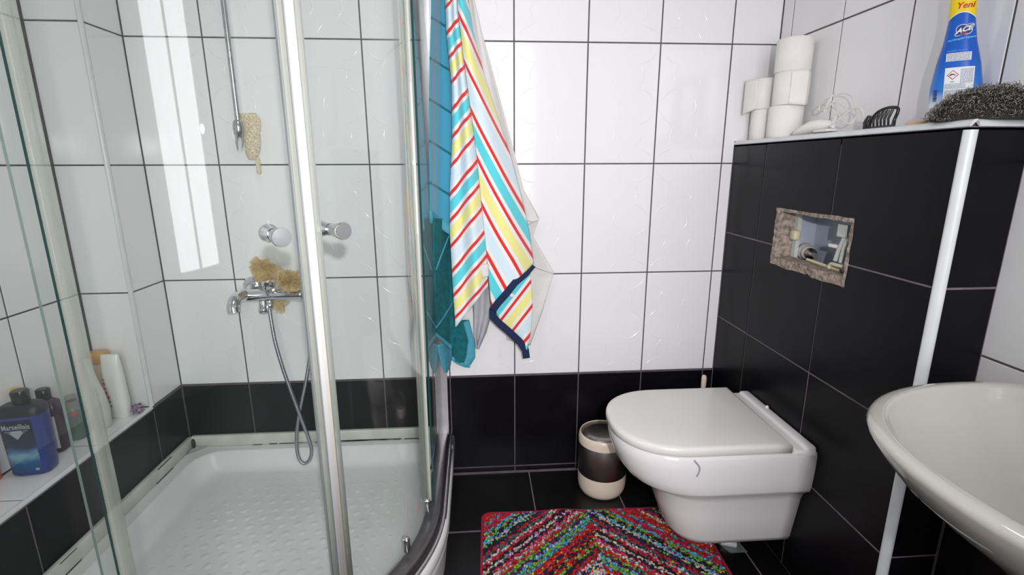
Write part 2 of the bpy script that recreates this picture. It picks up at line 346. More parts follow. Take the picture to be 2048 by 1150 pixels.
tiles(wg, (XL, 0, 0), (0, 1, 0), (0, 0, 1), (1, 0, 0), cuts(-1.40, 0, -.169, .2515), [.03, ZB-.012], M['tile_black'], 'l')
wgt = B().box((XLL-.005, -1.42, ZB-.010), (XL-.006, YP, ZB-GR)).build('ledge_bed', M['grout_dark'], wg)
tiles(wg, (0, 0, ZB), (1, 0, 0), (0, 1, 0), (0, 0, 1), [XLL, XL-.010], cuts(-1.40, YP, -.415, .25), M['tile_white'], 'f')
# ---- cistern box
HY0, HY1, HZ0, HZ1 = -.632, -.312, .915, 1.073   # opening
ZA = 1.2891
bx = B()
bx.box((XB+GR, YB+GR, -.05), (XB+.055, HY0, ZA-.012)); bx.box((XB+GR, HY1, -.05), (XB+.055, .01, ZA-.012))
bx.box((XB+GR, HY0, -.05), (XB+.055, HY1, HZ0)); bx.box((XB+GR, HY0, HZ1), (XB+.055, HY1, ZA-.012))
bx.box((XB+.055, YB+GR, -.05), (XR+.01, YB+.04, ZA-.012)); bx.box((XB+GR, YB+GR, ZA-.03), (XR+.01, .01, ZA-.010))
wc = bx.build('wall_cistern', M['grout']); tag(wc, 'black tiled cistern box with open flush plate hole', 'wall', kind='structure')
zr = [0, .3235, .6383, .9646, ZA-.014]; yc = [YB+.004, -.5509, -.2102, 0]
def overl(a, b): return min(a[1], b[1])-max(a[0], b[0])
for i in range(3):
    for j in range(4):
        y0, y1, z0, z1 = yc[i]+GAP/2, yc[i+1]-GAP/2, zr[j]+GAP/2, zr[j+1]-GAP/2
        if overl((y0, y1), (HY0, HY1)) > 0 and overl((z0, z1), (HZ0, HZ1)) > 0:
            ax0, ax1, az0, az1 = max(y0, HY0), min(y1, HY1), max(z0, HZ0), min(z1, HZ1)
            # L-shaped tile, the corner inside the opening is broken out
            if az1 >= z1-1e-6:
                poly = [(y0, z0), (y1, z0), (y1, z1), (y0, z1)]
                poly = [(y0, z0), (y1, z0), (y1, az0 if ax1 >= y1-1e-6 else z1)]
                poly += [(ax0, az0), (ax0, z1), (y0, z1)] if ax1 >= y1-1e-6 else [(ax1, z1), (ax1, az0), (y0, az0)]
            else:
                poly = [(y0, z1), (y1, z1), (y1, az1 if ax1 >= y1-1e-6 else z0)]
                poly += [(ax0, az1), (ax0, z0), (y0, z0)] if ax1 >= y1-1e-6 else [(ax1, z0), (ax1, az1), (y0, az1)]
            t = B().prism([(XB, p[0], p[1]) for p in poly], (.004, 0, 0)).build('tile', M['tile_black'], wc)
            tag(t, 'black tile with a corner cut away at the flush opening')
        else:
            tiles(wc, (XB, 0, 0), (0, 1, 0), (0, 0, 1), (-1, 0, 0), [yc[i], yc[i+1]], [zr[j], zr[j+1]], M['tile_black'], 'r')
tiles(wc, (0, YB, 0), (1, 0, 0), (0, 0, 1), (0, -1, 0), [XB+.004, XR], zr, M['tile_black'], 'b')
wct = tiles(wc, (0, 0, ZA), (1, 0, 0), (0, 1, 0), (0, 0, 1), [XB+.010, XR], cuts(YB+.01, 0, -.3095, WT), M['tile_white'], 'f')
B().box((XB+.012, YB+.012, ZA-.010), (XR, 0, ZA-GR)).build('shelf_bed', M['grout'], wc)
# ---- ceiling and the wall behind the camera, with its window
ce = B().box((XLL-.1, YR-.1, ZTOP), (XR+.1, .1, ZTOP+.12)).build('ceiling', M['paint']); tag(ce, 'plain white bathroom ceiling', 'ceiling', kind='structure')
WX0, WX1, WZ0, WZ1 = -.27, .55, .62, 2.27
wf = B()
wf.box((XLL-.1, YR-.12, -.1), (WX0, YR, ZTOP+.1)); wf.box((WX1, YR-.12, -.1), (XR+.1, YR, ZTOP+.1))
wf.box((WX0, YR-.12, -.1), (WX1, YR, WZ0)); wf.box((WX0, YR-.12, WZ1), (WX1, YR, ZTOP+.1))
wf = wf.build('wall_front', M['paint']); tag(wf, 'plain wall with window behind the photographer', 'wall', kind='structure')
w1 = B()
for a, b in (((WX0, WZ0), (WX0+.05, WZ1)), ((WX1-.05, WZ0), (WX1, WZ1)), ((WX0, WZ0), (WX1, WZ0+.05)), ((WX0, WZ1-.05), (WX1, WZ1))):
    w1.box((a[0], YR-.02, a[1]), (b[0], YR+.012, b[1]))
w1.box((.12, YR-.02, WZ0), (.16, YR+.012, WZ1))
w1 = w1.build('window_1', M['white_plastic']); tag(w1, 'white framed window in the wall behind the photographer', 'window', kind='structure')

# ---- white plastic edge trims
def quarter_trim(name, p0, p1, a, b, r, label):
    """rounded edge profile from p0 to p1; a, b outward face normals"""
    p0, p1, a, b = Vector(p0), Vector(p1), Vector(a), Vector(b); k = 6
    ring = [-a*0-b*r, ] ; ring = []
    c = -a*r-b*r
    for i in range(k+1):
        t = math.pi/2*i/k; ring.append(c+a*r*math.cos(t)+b*r*math.sin(t))
    ring = [c+a*(r-.002)-b*.001]+ring+[c+b*(r-.002)-a*.001]
    off = (a+b)*.0036
    o = B().loft([[p0+q+off for q in ring], [p1+q+off for q in ring]]).build(name, M['plastic_trim'], org=p0)
    return tag(o, label, 'trim', kind='structure')
quarter_trim('trim_1', (XB, YB, 0), (XB, YB, ZA-.016), (-1, 0, 0), (0, -1, 0), .016, 'white vertical edge trim on the cistern box corner')
quarter_trim('trim_2', (XB, YB, ZA), (XB, 0, ZA), (-1, 0, 0), (0, 0, 1), .0135, 'white edge trim along the top of the cistern box front')
quarter_trim('trim_3', (XB+.0135, YB, ZA), (XR, YB, ZA), (0, -1, 0), (0, 0, 1), .0135, 'white edge trim along the top of the cistern box side')
quarter_trim('trim_4', (XL, -1.40, ZB), (XL, YP, ZB), (1, 0, 0), (0, 0, 1), .010, 'white edge trim along the bottle ledge')
quarter_trim('trim_5', (XL, YP, ZB+.002), (XL, YP, ZTOP), (1, 0, 0), (0, -1, 0), .010, 'white vertical edge trim on the shower pillar')

# ------------------------------------------------------------------ flush opening
pl = B()
def rough_bar(b, y0, y1, z0, z1, x0, x1, n=14, amp=.004):
    lo = max(y1-y0, z1-z0) == (y1-y0)
    rings = []
    for i in range(n+1):
        t = i/n; e = lambda s: amp*noise.noise(Vector((i*.9+s*7.3, s*3.1, z0*50+y0*31)))
        if lo: y = y0+(y1-y0)*t; rings.append([(x0+e(1), y, z0+e(2)), (x0+e(3), y, z1+e(4)*.6), (x1, y, z1+e(5)*.5), (x1, y, z0)])
        else: z = z0+(z1-z0)*t; rings.append([(x0+e(1), y0+e(2), z), (x0+e(3), y1+e(4)*.6, z), (x1, y1+e(5)*.5, z), (x1, y0, z)])
    b.loft(rings, smooth=False)
for q in ((HY0-.004, HY1+.008, HZ0-.010, HZ0+.016), (HY0-.004, HY1+.008, HZ1-.003, HZ1+.007)):
    o = B(); rough_bar(o, *q, XB-.0015, XB+.052); tag(o.build('plaster_edge', M['plaster'], wc), 'crumbling beige plaster edge')
for q in ((HY1-.014, HY1+.006, HZ0, HZ1+.002), (HY0-.006, HY0+.003, HZ0-.006, HZ1+.004)):
    o = B(); rough_bar(o, *q, XB-.0015, XB+.052); tag(o.build('plaster_edge', M['plaster'], wc), 'crumbling beige plaster edge')
fm = thing('flush_mechanism', 'exposed flush valve and levers inside the cistern box opening', 'flush valve', (XB+.09, -.47, HZ0))
B().box((XB+.122, HY0-.03, HZ0-.03), (XB+.126, HY1+.03, HZ1+.03)).build('tank_back', M['tank'], fm)
B().box((XB+.056, HY1-.012, HZ0-.02), (XB+.124, HY1+.012, HZ1+.02)).build('tank_side', M['tank'], fm)
fr = B(); fr.box((XB+.050, HY1-.030, HZ0+.012), (XB+.062, HY1-.012, HZ1)); fr.build('frame', M['frame_plastic'], fm)
q0, q1 = at(1678, 448, X=XB+.030), at(1694, 476, X=XB+.030); B().box((XB+.028, q1.y, q1.z), (XB+.036, q0.y, q0.z)).build('frame', M['frame_plastic'], fm)
B().rbox((XB+.034, HY1-.046, HZ0+.070), (XB+.054, HY1-.018, HZ0+.100), .005).build('clip', M['yellowed'], fm)
vv = B(); v0 = at(1604, 500, X=XB+.095); v1 = at(1643, 517, X=XB+.045); va = (v1-v0).normalized()
vv.lathe([(.024, 0), (.026, .004), (.026, .018), (.021, .020), (.021, .030), (.025, .032), (.025, .044), (.018, .047), (.018, .060), (.021, .062), (.021, .070), (.013, .072)], v0, va, 24); vv.build('valve_body', M['valve'], fm)
B().lathe([(.014, .070), (.017, .073), (.017, .082), (.009, .086), (.007, .120)], v0, va, 18).build('brass_nut', M['steel_brushed'], fm)
B().cyl((XB+.045, -.415, HZ0+.022), (XB+.040, -.560, HZ0+.018), .0045).build('rod', M['yellowed'], fm)
for cp in (((1690, 476), (1683, 490), (1677, 504), (1671, 521)), ((1698, 478), (1692, 490), (1687, 504), (1682, 525))):
    lv = B(); lv.tube(catmull([at(x, y, X=XB+.026) for x, y in cp], 6), .0062, 8); lv.build('lever', M['frame_plastic'], fm)
b = B(); b.rbox((XB+.030, at(1690, 492, X=XB+.04).y, at(1672, 496, X=XB+.04).z), (XB+.060, at(1662, 492, X=XB+.04).y, at(1672, 488, X=XB+.04).z), .003); b.build('bracket', M['white_plastic'], fm)
B().tube(catmull([at(1658, 536, X=XB+.02), at(1662, 528, X=XB+.02), at(1675, 531, X=XB+.02), at(1688, 534, X=XB+.02)], 6), .005, 8).build('hook', M['yellowed'], fm)

# ------------------------------------------------------------------ shower tray
AC = Vector((-.67, -.46)); RO = .55
def path2(off, na=24, left=XL, back=0.0):
    """outline of the quadrant from the back wall round to the ledge, offset inwards"""
    P = [(AC.x+RO-off, back), (AC.x+RO-off, AC.y*.5)]
    for i in range(na+1):
        a = math.pi/2*i/na; P.append((AC.x+(RO-off)*math.cos(a), AC.y-(RO-off)*math.sin(a)))
    P.append(((AC.x+left)/2, AC.y-RO+off)); P.append((left, AC.y-RO+off)); return P
def tray_ring(off, z, left=XL+.001, back=-.001): return [Vector((x, y, z)) for x, y in path2(off, 24, left, back)]+[Vector((left, back, z))]
TZ = .172
tr = thing('shower_tray', 'white quadrant shower tray with dotted floor in the corner', 'shower tray', (-.65, -.45, 0))
rings = [tray_ring(-.002, 0), tray_ring(-.012, .10), tray_ring(-.018, .128), tray_ring(-.016, .132), tray_ring(-.018, .136), tray_ring(-.018, TZ-.006), tray_ring(-.012, TZ)]
def inner(off, z, rc=.09):
    # inner basin outline with rounded back corners
    x1 = AC.x+RO-off; x0 = XL+off*.95; y1 = -off*.78; y0 = AC.y-RO+off; P = []
    for i in range(7): a = math.pi/2*i/6; P.append((x1-rc*.6+rc*.6*math.sin(a), y1-rc*.6+rc*.6*math.cos(a)))
    rr = RO-off
    for i in range(25): a = math.pi/2*i/24; P.append((AC.x+rr*math.cos(a), AC.y-rr*math.sin(a)))
    for i in range(7): a = math.pi/2*i/6; P.append((x0+rc*.6-rc*.6*math.sin(a), y0+rc*.6-rc*.6*math.cos(a)))
    for i in range(9): a = math.pi/2*i/8; P.append((x0+rc-rc*math.cos(a), y1-rc+rc*math.sin(a)))
    return [Vector((x, y, z)) for x, y in P]
t1 = B().loft(rings, True, False).build('skirt', M['acrylic'], tr)
bsn = B(); I0 = inner(.060, TZ-.001); I = [I0, inner(.068, TZ-.006), inner(.085, .125, .10), inner(.105, .108, .11), inner(.13, .1035, .12), inner(.30, .102, .10)]
bsn.loft(I, False, True)
n = len(I0); outer = []
import bisect
def out_pt(p):
    # matching point on the outer edge for the deck
    x, y = p.x, p.y; q = Vector((x, y))
    if y > AC.y and x > -.5 and (AC.x+RO-x) < -y: return Vector((AC.x+RO+.012, y, TZ))
    if x > AC.x and y < AC.y: d = (q-AC).normalized(); return Vector((AC.x+d.x*(RO+.012), AC.y+d.y*(RO+.012), TZ))
    if y < -.5 and (y-(AC.y-RO)) < (x-XL): return Vector((x, AC.y-RO-.012, TZ))
    if (x-XL) < -y: return Vector((XL+.001, y, TZ))
    return Vector((x, -.001, TZ))
bsn.loft([[out_pt(p) for p in I0], I0], False, False)
for c_ in ((AC.x+RO+.012, -.001), (XL+.001, -.001), (XL+.001, AC.y-RO-.012)):
    bsn.box((min(c_[0], c_[0]+(.12 if c_[0] < -.6 else -.12)), min(c_[1], c_[1]+(.12 if c_[1] < -.5 else -.12)), TZ-.004), (max(c_[0], c_[0]+(.12 if c_[0] < -.6 else -.12)), max(c_[1], c_[1]+(.12 if c_[1] < -.5 else -.12)), TZ-.003)) if False else None
bsn.build('basin', M['acrylic'], tr)
dt = B()
row = 0; y = -.15
while y > -.92:
    x = XL+.17+(row % 2)*.025
    while x < -.24:
        q = Vector((x, y)); ok = True
        if x > AC.x and y < AC.y and (q-AC).length > RO-.15: ok = False
        if ok:
            n_ = 8; r_ = .016; vs = [(x, y, .1036)]+[(x+r_*.55*math.cos(2*math.pi*i/n_), y+r_*.55*math.sin(2*math.pi*i/n_), .1033) for i in range(n_)]+[(x+r_*math.cos(2*math.pi*i/n_), y+r_*math.sin(2*math.pi*i/n_), .1015) for i in range(n_)]
            fs = [(0, 1+i, 1+(i+1) % n_) for i in range(n_)]+[(1+i, 9+i, 9+(i+1) % n_, 1+(i+1) % n_) for i in range(n_)]
            dt.add(vs, fs, True)
        x += .050
    y -= .040; row += 1
tag(dt.build('floor_dots', M['acrylic'], tr), 'low anti-slip dots on the tray floor', kind='stuff')
B().lathe([(.052, .1025), (.050, .1065), (.02, .108), (0, .108)], (-.70, -.83, 0), (0, 0, 1), 28).build('drain_cover', M['chrome_worn'], tr)
# sealing strips against wall and ledge
ss = B().rbox((XL+.012, -.017, TZ), (AC.x+RO-.045, 0, TZ+.045), .004).build('sealing_strip', M['caulk'], tr)
ss = B().rbox((XL, -1.0, TZ), (XL+.017, -.014, TZ+.045), .004).build('sealing_strip', M['caulk'], tr)
ms = B()
for k in range(26):
    x = random.choice([random.uniform(-.55, -.24), random.uniform(XL+.05, -.3)]); l = random.uniform(.02, .09); zz = TZ+random.uniform(.0005, .003)
    ms.box((x, -.0185, zz), (x+l, -.0165, zz+random.uniform(.0012, .0035)))
for k in range(8):
    y = -random.uniform(.1, .85); l = random.uniform(.02, .10); zz = TZ+random.choice([.0005, .042])
    ms.box((XL+.016, y-l, zz), (XL+.0182, y, zz+random.uniform(.0012, .003)))
ms.sphere((XL+.019, -.019, TZ+.018), .011, 10, (.8, .8, 2.0))
tag(ms.build('mould', M['mould'], tr), 'dark mould stains along the sealing strip', kind='stuff')

# ------------------------------------------------------------------ shower enclosure
EZ0, EZ1 = TZ, 1.93
en = thing('shower_enclosure', 'curved glass shower enclosure with two sliding doors', 'shower enclosure', (-.3, -.8, TZ))
def rail(name, z0, z1, o0, o1, m):
    b = B(); A_ = path2(o0, 32); C_ = path2(o1, 32)
    cs = .006
    rings = []
    for (x0, y0), (x1, y1) in zip(A_, C_):
        q0 = Vector((x0, y0, 0)); q1 = Vector((x1, y1, 0)); d = (q1-q0)
        rings.append([q0+Vector((0, 0, z0)), q0+Vector((0, 0, z1-cs)), q0+d*.18+Vector((0, 0, z1)), q1-d*.18+Vector((0, 0, z1)), q1+Vector((0, 0, z1-cs)), q1+Vector((0, 0, z0))])
    return b.loft(rings, True, True, True, True).build(name, m, en)
rail('bottom_rail', TZ, TZ+.030, .002, .050, M['rail_dark'])
rail('bottom_rail_lip', TZ, TZ+.009, -.010, .004, M['alu'])
rail('top_rail', EZ1-.04, EZ1, .002, .055, M['alu'])
def pane(name, pts, z0, z1, t, parent=None, edge='glass_edge'):
    """glass sheet following a plan polyline"""
    b = B(); P = [Vector((x, y, 0)) for x, y in pts]; rings = []
    for i, p in enumerate(P):
        d = (P[min(i+1, len(P)-1)]-P[max(i-1, 0)]).normalized(); nn = Vector((-d.y, d.x, 0))*(t/2)
        rings.append([p-nn+Vector((0, 0, z0)), p+nn+Vector((0, 0, z0)), p+nn+Vector((0, 0, z1)), p-nn+Vector((0, 0, z1))])
    n = len(rings); vs = [q for r in rings for q in r]
    fs = []
    for k in range(n-1):
        for i in (1, 3): fs.append((k*4+i, k*4+(i+1) % 4, (k+1)*4+(i+1) % 4, (k+1)*4+i))
    b.add(vs, fs, True); o = b.build(name, M['glass'], parent or en)
    e = B()
    for r in (rings[0], rings[-1]): e.add(r, [(0, 1, 2, 3)])
    e.build('glass_edge', M[edge], o); return o
def ep(s_, off):
    """plan point: s<0 straight part beside the back wall, 0..90 degrees along the arc, >90 straight part by the ledge"""
    if s_ < 0: return (AC.x+RO-off, AC.y-s_)
    if s_ > 90: return (AC.x-(s_-90), AC.y-RO+off)
    a = math.radians(s_); return (AC.x+(RO-off)*math.cos(a), AC.y-(RO-off)*math.sin(a))
FO, DO = .029, .044
pr_ = pane('fixed_panel', [(AC.x+RO-FO, -.030), (AC.x+RO-FO, -.24), (AC.x+RO-FO, -.44)], TZ+.03, EZ1-.02, .006)
pl_ = pane('fixed_panel', [(XL+.425, AC.y-RO+FO), (XL+.2, AC.y-RO+FO), (XL+.035, AC.y-RO+FO)], TZ+.03, EZ1-.02, .006)
# soft sealing profile on each fixed panel's free edge
B().rbox((AC.x+RO-FO-.034, -.447, TZ+.032), (AC.x+RO-FO-.006, -.439, EZ1-.03), .002).build('seal_profile', M['strip_clear'], pr_)
B().rbox((XL+.424, AC.y-RO+FO+.004, TZ+.032), (XL+.432, AC.y-RO+FO+.034, EZ1-.03), .002).build('seal_profile', M['strip_clear'], pl_)
MID = 46.6
def door(a0, a1, knob_a, side):
    pts = [ep(a0+(a1-a0)*i/30, DO) for i in range(31)]
    if side < 0: pts = [ep(-.052, DO), ep(-.03, DO)]+pts
    else: pts = pts+[ep(90+.03, DO), ep(90+.052, DO)]
    d = pane('door', pts, TZ+.022, EZ1-.03, .006, None, 'pale_edge')
    tag(d, 'sliding curved glass door nearer the toilet' if side < 0 else 'sliding curved glass door nearer the ledge')
    # closing strips along the meeting edge
    ae = a1 if side < 0 else a0
    deg = math.degrees(1/(RO-DO))
    def strip(nm, w0, w1, th, m):
        lo, hi = ae+w0*deg*(-side*-1), ae+w1*deg*(-side*-1)
        b = B(); rings = []
        for i in range(4):
            a = lo+(hi-lo)*i/3; p = Vector((*ep(a, DO-th/2), 0)); q = Vector((*ep(a, DO+th/2), 0))
            rings.append([p+Vector((0, 0, TZ+.024)), q+Vector((0, 0, TZ+.024)), q+Vector((0, 0, EZ1-.032)), p+Vector((0, 0, EZ1-.032))])
        return b.loft(rings).build(nm, m, d)
    strip('magnet_strip', -.008, .000, .016, M['strip'] if side < 0 else M['strip_white'])
    strip('gasket', .0005, .0025, .012, M['gasket'])
    strip('clear_fin', .003, .013, .010, M['strip_clear'])
    strip('gasket', .0135, .0160, .009, M['gasket'])
    # knob, both sides of the glass
    a = math.radians(knob_a); nrm = Vector((math.cos(a), -math.sin(a), 0)); c = Vector((*ep(knob_a, DO), 1.087))
    k = B()
    k.lathe([(.0125, .004), (.0125, .012), (.0155, .028), (.0175, .036), (.0178, .040), (.0168, .0428)], c, nrm, 28)
    k.lathe([(.0125, .004), (.0125, .012), (.0155, .028), (.0175, .036), (.0178, .040), (.0168, .0428)], c, -nrm, 28)
    k.cyl(c-nrm*.006, c+nrm*.006, .009)
    tag(k.build('knob', M['chrome'], d), 'chrome double-sided knob')
    for ra in ((a0+.12*(a1-a0), a0+.52*(a1-a0)) if side < 0 else (a0+.25*(a1-a0), a1-.12*(a1-a0))):
        aa = math.radians(ra); nn = Vector((math.cos(aa), -math.sin(aa), 0)); cc = Vector((*ep(ra, DO), TZ+.064)); tt = Vector((0, 0, 1)); ww = nn.cross(tt)
        b = B(); ring = lambda h, e: [cc+nn*h+(ww*math.cos(2*math.pi*i/20)*(.0095-e)+tt*(math.sin(2*math.pi*i/20)*(.0095-e)+(.014 if math.sin(2*math.pi*i/20) > 0 else -.014))) for i in range(20)]
        b.loft([ring(.003, 0), ring(.010, 0), ring(.013, .002)]); b.build('roller_cover', M['chrome_worn'], d)
door(0, MID-.9, 41.2, -1)
door(MID+.9, 90, 53.8, 1)
B().box((AC.x+RO-.036, -.034, TZ), (AC.x+RO-.003, 0, EZ1)).build('wall_profile', M['alu'], en)
B().box((XL, AC.y-RO+.002, TZ), (XL+.030, AC.y-RO+.046, EZ1)).build('wall_profile', M['alu'], en)

# ------------------------------------------------------------------ shower fittings
mx = thing('shower_mixer', 'chrome wall mixer tap with lever beneath a beige bath puff', 'mixer tap', (-.715, 0, .775))
mz, my = .775, -.065
B().lathe([(.037, 0), (.037, .004), (.030, .012), (.020, .016)], (-.800, 0, mz+.018), (0, -1, 0), 28).build('wall_flange', M['chrome'], mx)
B().lathe([(.037, 0), (.037, .004), (.030, .012), (.020, .016)], (-.632, 0, mz+.018), (0, -1, 0), 28).build('wall_flange', M['chrome'], mx)
for x in (-.800, -.632): B().tube(catmull([(x, -.010, mz+.018), (x, -.035, mz+.012), (x, -.058, mz)], 5), .014, 14).build('connector', M['chrome'], mx)
b = B(); b.lathe([(.010, 0), (.0195, .003), (.0215, .010), (.0215, .208), (.0195, .215), (.010, .218)], (-.823, my, mz), (1, 0, 0), 28); b.build('body', M['chrome'], mx)
b = B(); ca = Vector((0, -.35, .94)).normalized(); c0 = Vector((-.715, my, mz)); b.lathe([(.020, .010), (.020, .030), (.022, .031), (.022, .052), (.019, .058), (0, .060)], c0, ca, 26); b.build('cartridge', M['chrome'], mx)
b = B(); b.tube(catmull([c0+ca*.050, c0+ca*.056+Vector((.015, -.03, .010)), c0+ca*.05+Vector((.030, -.075, .020)), c0+ca*.05+Vector((.036, -.105, .018))], 6), lambda t: .010-.003*t, 12); b.build('lever', M['chrome'], mx)
b = B(); b.tube(catmull([(-.800, my, mz), (-.806, my-.030, mz+.006), (-.810, my-.062, mz+.002), (-.810, my-.082, mz-.018), (-.808, my-.086, mz-.036)], 7), lambda t: .018+.003*t, 18); b.build('spout', M['chrome'], mx)
b = B(); b.lathe([(.013, 0), (.015, .008), (.015, .026), (.017, .028), (.017, .040), (.012, .044)], (-.742, my-.012, mz-.016), (0, -.12, -1), 22); b.build('diverter', M['chrome'], mx)
b = B(); b.lathe([(.010, 0), (.011, .010), (.0125, .012), (.0125, .026), (.009, .030)], (-.722, my-.006, mz-.018), (0, -.1, -1), 18); b.build('hose_outlet', M['chrome'], mx)
hp = [(538, 612), (543, 645), (552, 690), (572, 755), (603, 838), (622, 893), (620, 918), (608, 927), (597, 914), (593, 880), (598, 830), (612, 762), (620, 710), (622, 660), (617, 610), (612, 560), (606, 420), (600, 250), (590, 80), (585, -60)]
hy = [-.075, -.09, -.10, -.10, -.09, -.085, -.085, -.085, -.085, -.085, -.08, -.07, -.06, -.05, -.045, -.045, -.045, -.045, -.045, -.045]
hpath = catmull([at(x, y, Y=yy) for (x, y), yy in zip(hp, hy)], 22)
b = B(); b.tube(hpath, lambda t: .0066, 10)
# ribbed metal spiral
nr = len(b.v)//10
ho = B(); P_ = hpath
cum = [0]
for i in range(1, len(P_)): cum.append(cum[-1]+(P_[i]-P_[i-1]).length)
tot = cum[-1]; dense = []; k = 0; nstep = int(tot/.0016)
for i in range(nstep+1):
    d = tot*i/nstep
    while k < len(cum)-2 and cum[k+1] < d: k += 1
    q = (d-cum[k])/max(1e-9, cum[k+1]-cum[k]); dense.append(P_[k].lerp(P_[k+1], q))
ho.tube(dense, lambda t: .0062+.0010*(1 if int(t*nstep+.5) % 3 == 0 else 0), 8)
tag(ho.build('shower_hose', M['hose_metal'], org=dense[0]), 'grey metal shower hose looping below the mixer tap', 'hose')
rr = thing('riser_rail', 'thin chrome shower rail on the wall above the mixer tap', 'shower rail', (-.762, -.05, 1.33))
B().cyl((-.7625, -.05, 1.35), (-.7612, -.05, 2.10), .0085, n=18).build('rail', M['chrome_worn'], rr)
B().lathe([(.008, .055), (.014, .048), (.017, .030), (.015, .010), (.010, 0)], (-.7640, -.05, 1.302), (0, 0, 1), 22).build('end_fitting', M['chrome_worn'], rr)
for s_ in (-1, 1): B().tube([(-.764+s_*.008, -.048, 1.306), (-.764+s_*.010, -.054, 1.285), (-.764+s_*.006, -.060, 1.262)], lambda t: .005-.003*t, 8).build('hook_prong', M['chrome_worn'], rr)
B().cyl((-.764, 0, 1.325), (-.764, -.045, 1.325), .009).build('wall_bracket', M['chrome_worn'], rr)
B().cyl((-.7612, 0, 2.05), (-.7612, -.05, 2.05), .009).build('wall_bracket', M['chrome_worn'], rr)
# scrub mitt hanging behind the rail end
def mitt():
    t = thing('scrub_mitt', 'beige woven bath mitt hanging beside the shower rail end', 'bath mitt', at(498, 325, Y=-.02))
    out = [(478, 232), (470, 224), (498, 222), (519, 230), (522, 250), (521, 290), (520, 318), (511, 318), (498, 318), (492, 310), (489, 290), (484, 262)]
    L_ = [(478, 226), (484, 255), (488, 285), (491, 308), (497, 319)]; R_ = [(512, 226), (521, 240), (521, 270), (520, 300), (513, 319)]
    def fn(u, v, s=1):
        l = poly_at(L_, v); r = poly_at(R_, v); px = l[0]+(r[0]-l[0])*u; py = l[1]+(r[1]-l[1])*u
        th = .013*(math.sin(math.pi*min(max(u, .0), 1))**.5)*(math.sin(math.pi*(.06+.88*v))**.4)
        wv = .0022*math.sin(u*34)*math.sin(v*60)
        return at(px, py, Y=-.022-s*(th+wv*(1 if s > 0 else 0)))
    b = B(); b.grid(lambda u, v: fn(u, v, 1), 30, 48); b.grid(lambda u, v: fn(1-u, v, -.6), 30, 48); b.build('woven_body', M['mitt'], t)
    b = B(); b.tube(catmull([at(515, 316, Y=-.022), at(516, 328, Y=-.024), at(518, 340, Y=-.022), at(518, 346, Y=-.02)], 6), lambda q: .0075, 10); b.build('hanging_loop', M['net'], t)
mitt()
# bath puff of ruffled net draped over the tap
def puff():
    t = thing('bath_puff', 'beige ruffled net bath puff draped over the mixer tap', 'bath puff', at(560, 570, Y=-.06))
    m = bpy.data.materials.new('sheer_net'); m.use_nodes = True; nt = m.node_tree; nt.nodes.clear(); L = nt.links.new
    out = nt.nodes.new('ShaderNodeOutputMaterial'); tr_ = nt.nodes.new('ShaderNodeBsdfTransparent'); df = nt.nodes.new('ShaderNodeBsdfDiffuse'); tl = nt.nodes.new('ShaderNodeBsdfTranslucent')
    df.inputs[0].default_value = (.70, .52, .24, 1); tl.inputs[0].default_value = (.78, .66, .36, 1)
    a = nt.nodes.new('ShaderNodeMixShader'); a.inputs[0].default_value = .35; c = nt.nodes.new('ShaderNodeMixShader')
    vo = nt.nodes.new('ShaderNodeTexVoronoi'); vo.inputs['Scale'].default_value = 420; vo.feature = 'DISTANCE_TO_EDGE'; tc = nt.nodes.new('ShaderNodeTexCoord')
    mr = nt.nodes.new('ShaderNodeMapRange'); mr.inputs[1].default_value = .05; mr.inputs[2].default_value = .25; mr.inputs[3].default_value = .90; mr.inputs[4].default_value = .25
    L(tc.outputs['Object'], vo.inputs['Vector']); L(vo.outputs['Distance'], mr.inputs[0]); L(df.outputs[0], a.inputs[1]); L(tl.outputs[0], a.inputs[2]); L(tr_.outputs[0], c.inputs[1]); L(a.outputs[0], c.inputs[2]); L(mr.outputs[0], c.inputs[0]); L(c.outputs[0], out.inputs[0])
    rnd = random.Random(5)
    def ruffle(name, c, ax, r, waves, amp, n=1.0):
        ax = Vector(ax).normalized(); u = ax.orthogonal().normalized(); w = ax.cross(u); b = B(); ph = rnd.random()*6
        def fn(a_, q):
            th = 2*math.pi*a_; rad = r*(.12+.88*q)*(1+.18*math.sin(3*th+ph)); h = amp*q*math.sin(waves*th+ph)+.35*amp*q*math.sin(waves*2.3*th)
            return Vector(c)+(u*math.cos(th)+w*math.sin(th))*rad+ax*(h+r*.25*q*q)
        b.grid(fn, 70, 8); return b.build(name, m, t)
    C1 = at(577, 560, Y=-.105); C2 = at(535, 540, Y=-.035); C3 = at(560, 608, Y=-.05)
    for k in range(10): ruffle('ruffle', C1+Vector((rnd.uniform(-.012, .012), rnd.uniform(-.012, .012), rnd.uniform(-.010, .010))), (rnd.uniform(-1, 1), rnd.uniform(-1, .3), rnd.uniform(-1, 1)), rnd.uniform(.022, .038), rnd.choice([5, 6, 7, 9]), .014)
    for k in range(6): ruffle('ruffle', C2+Vector((rnd.uniform(-.035, .035), rnd.uniform(-.01, .0), rnd.uniform(-.015, .015))), (rnd.uniform(-.5, .5), -1, rnd.uniform(-.5, .5)), rnd.uniform(.026, .040), rnd.choice([5, 7]), .010)
    for k in range(2): ruffle('ruffle', C3+Vector((rnd.uniform(-.01, .01), 0, rnd.uniform(-.01, .01))), (rnd.uniform(-.5, .5), -1, .4), rnd.uniform(.020, .030), 5, .010)
puff()

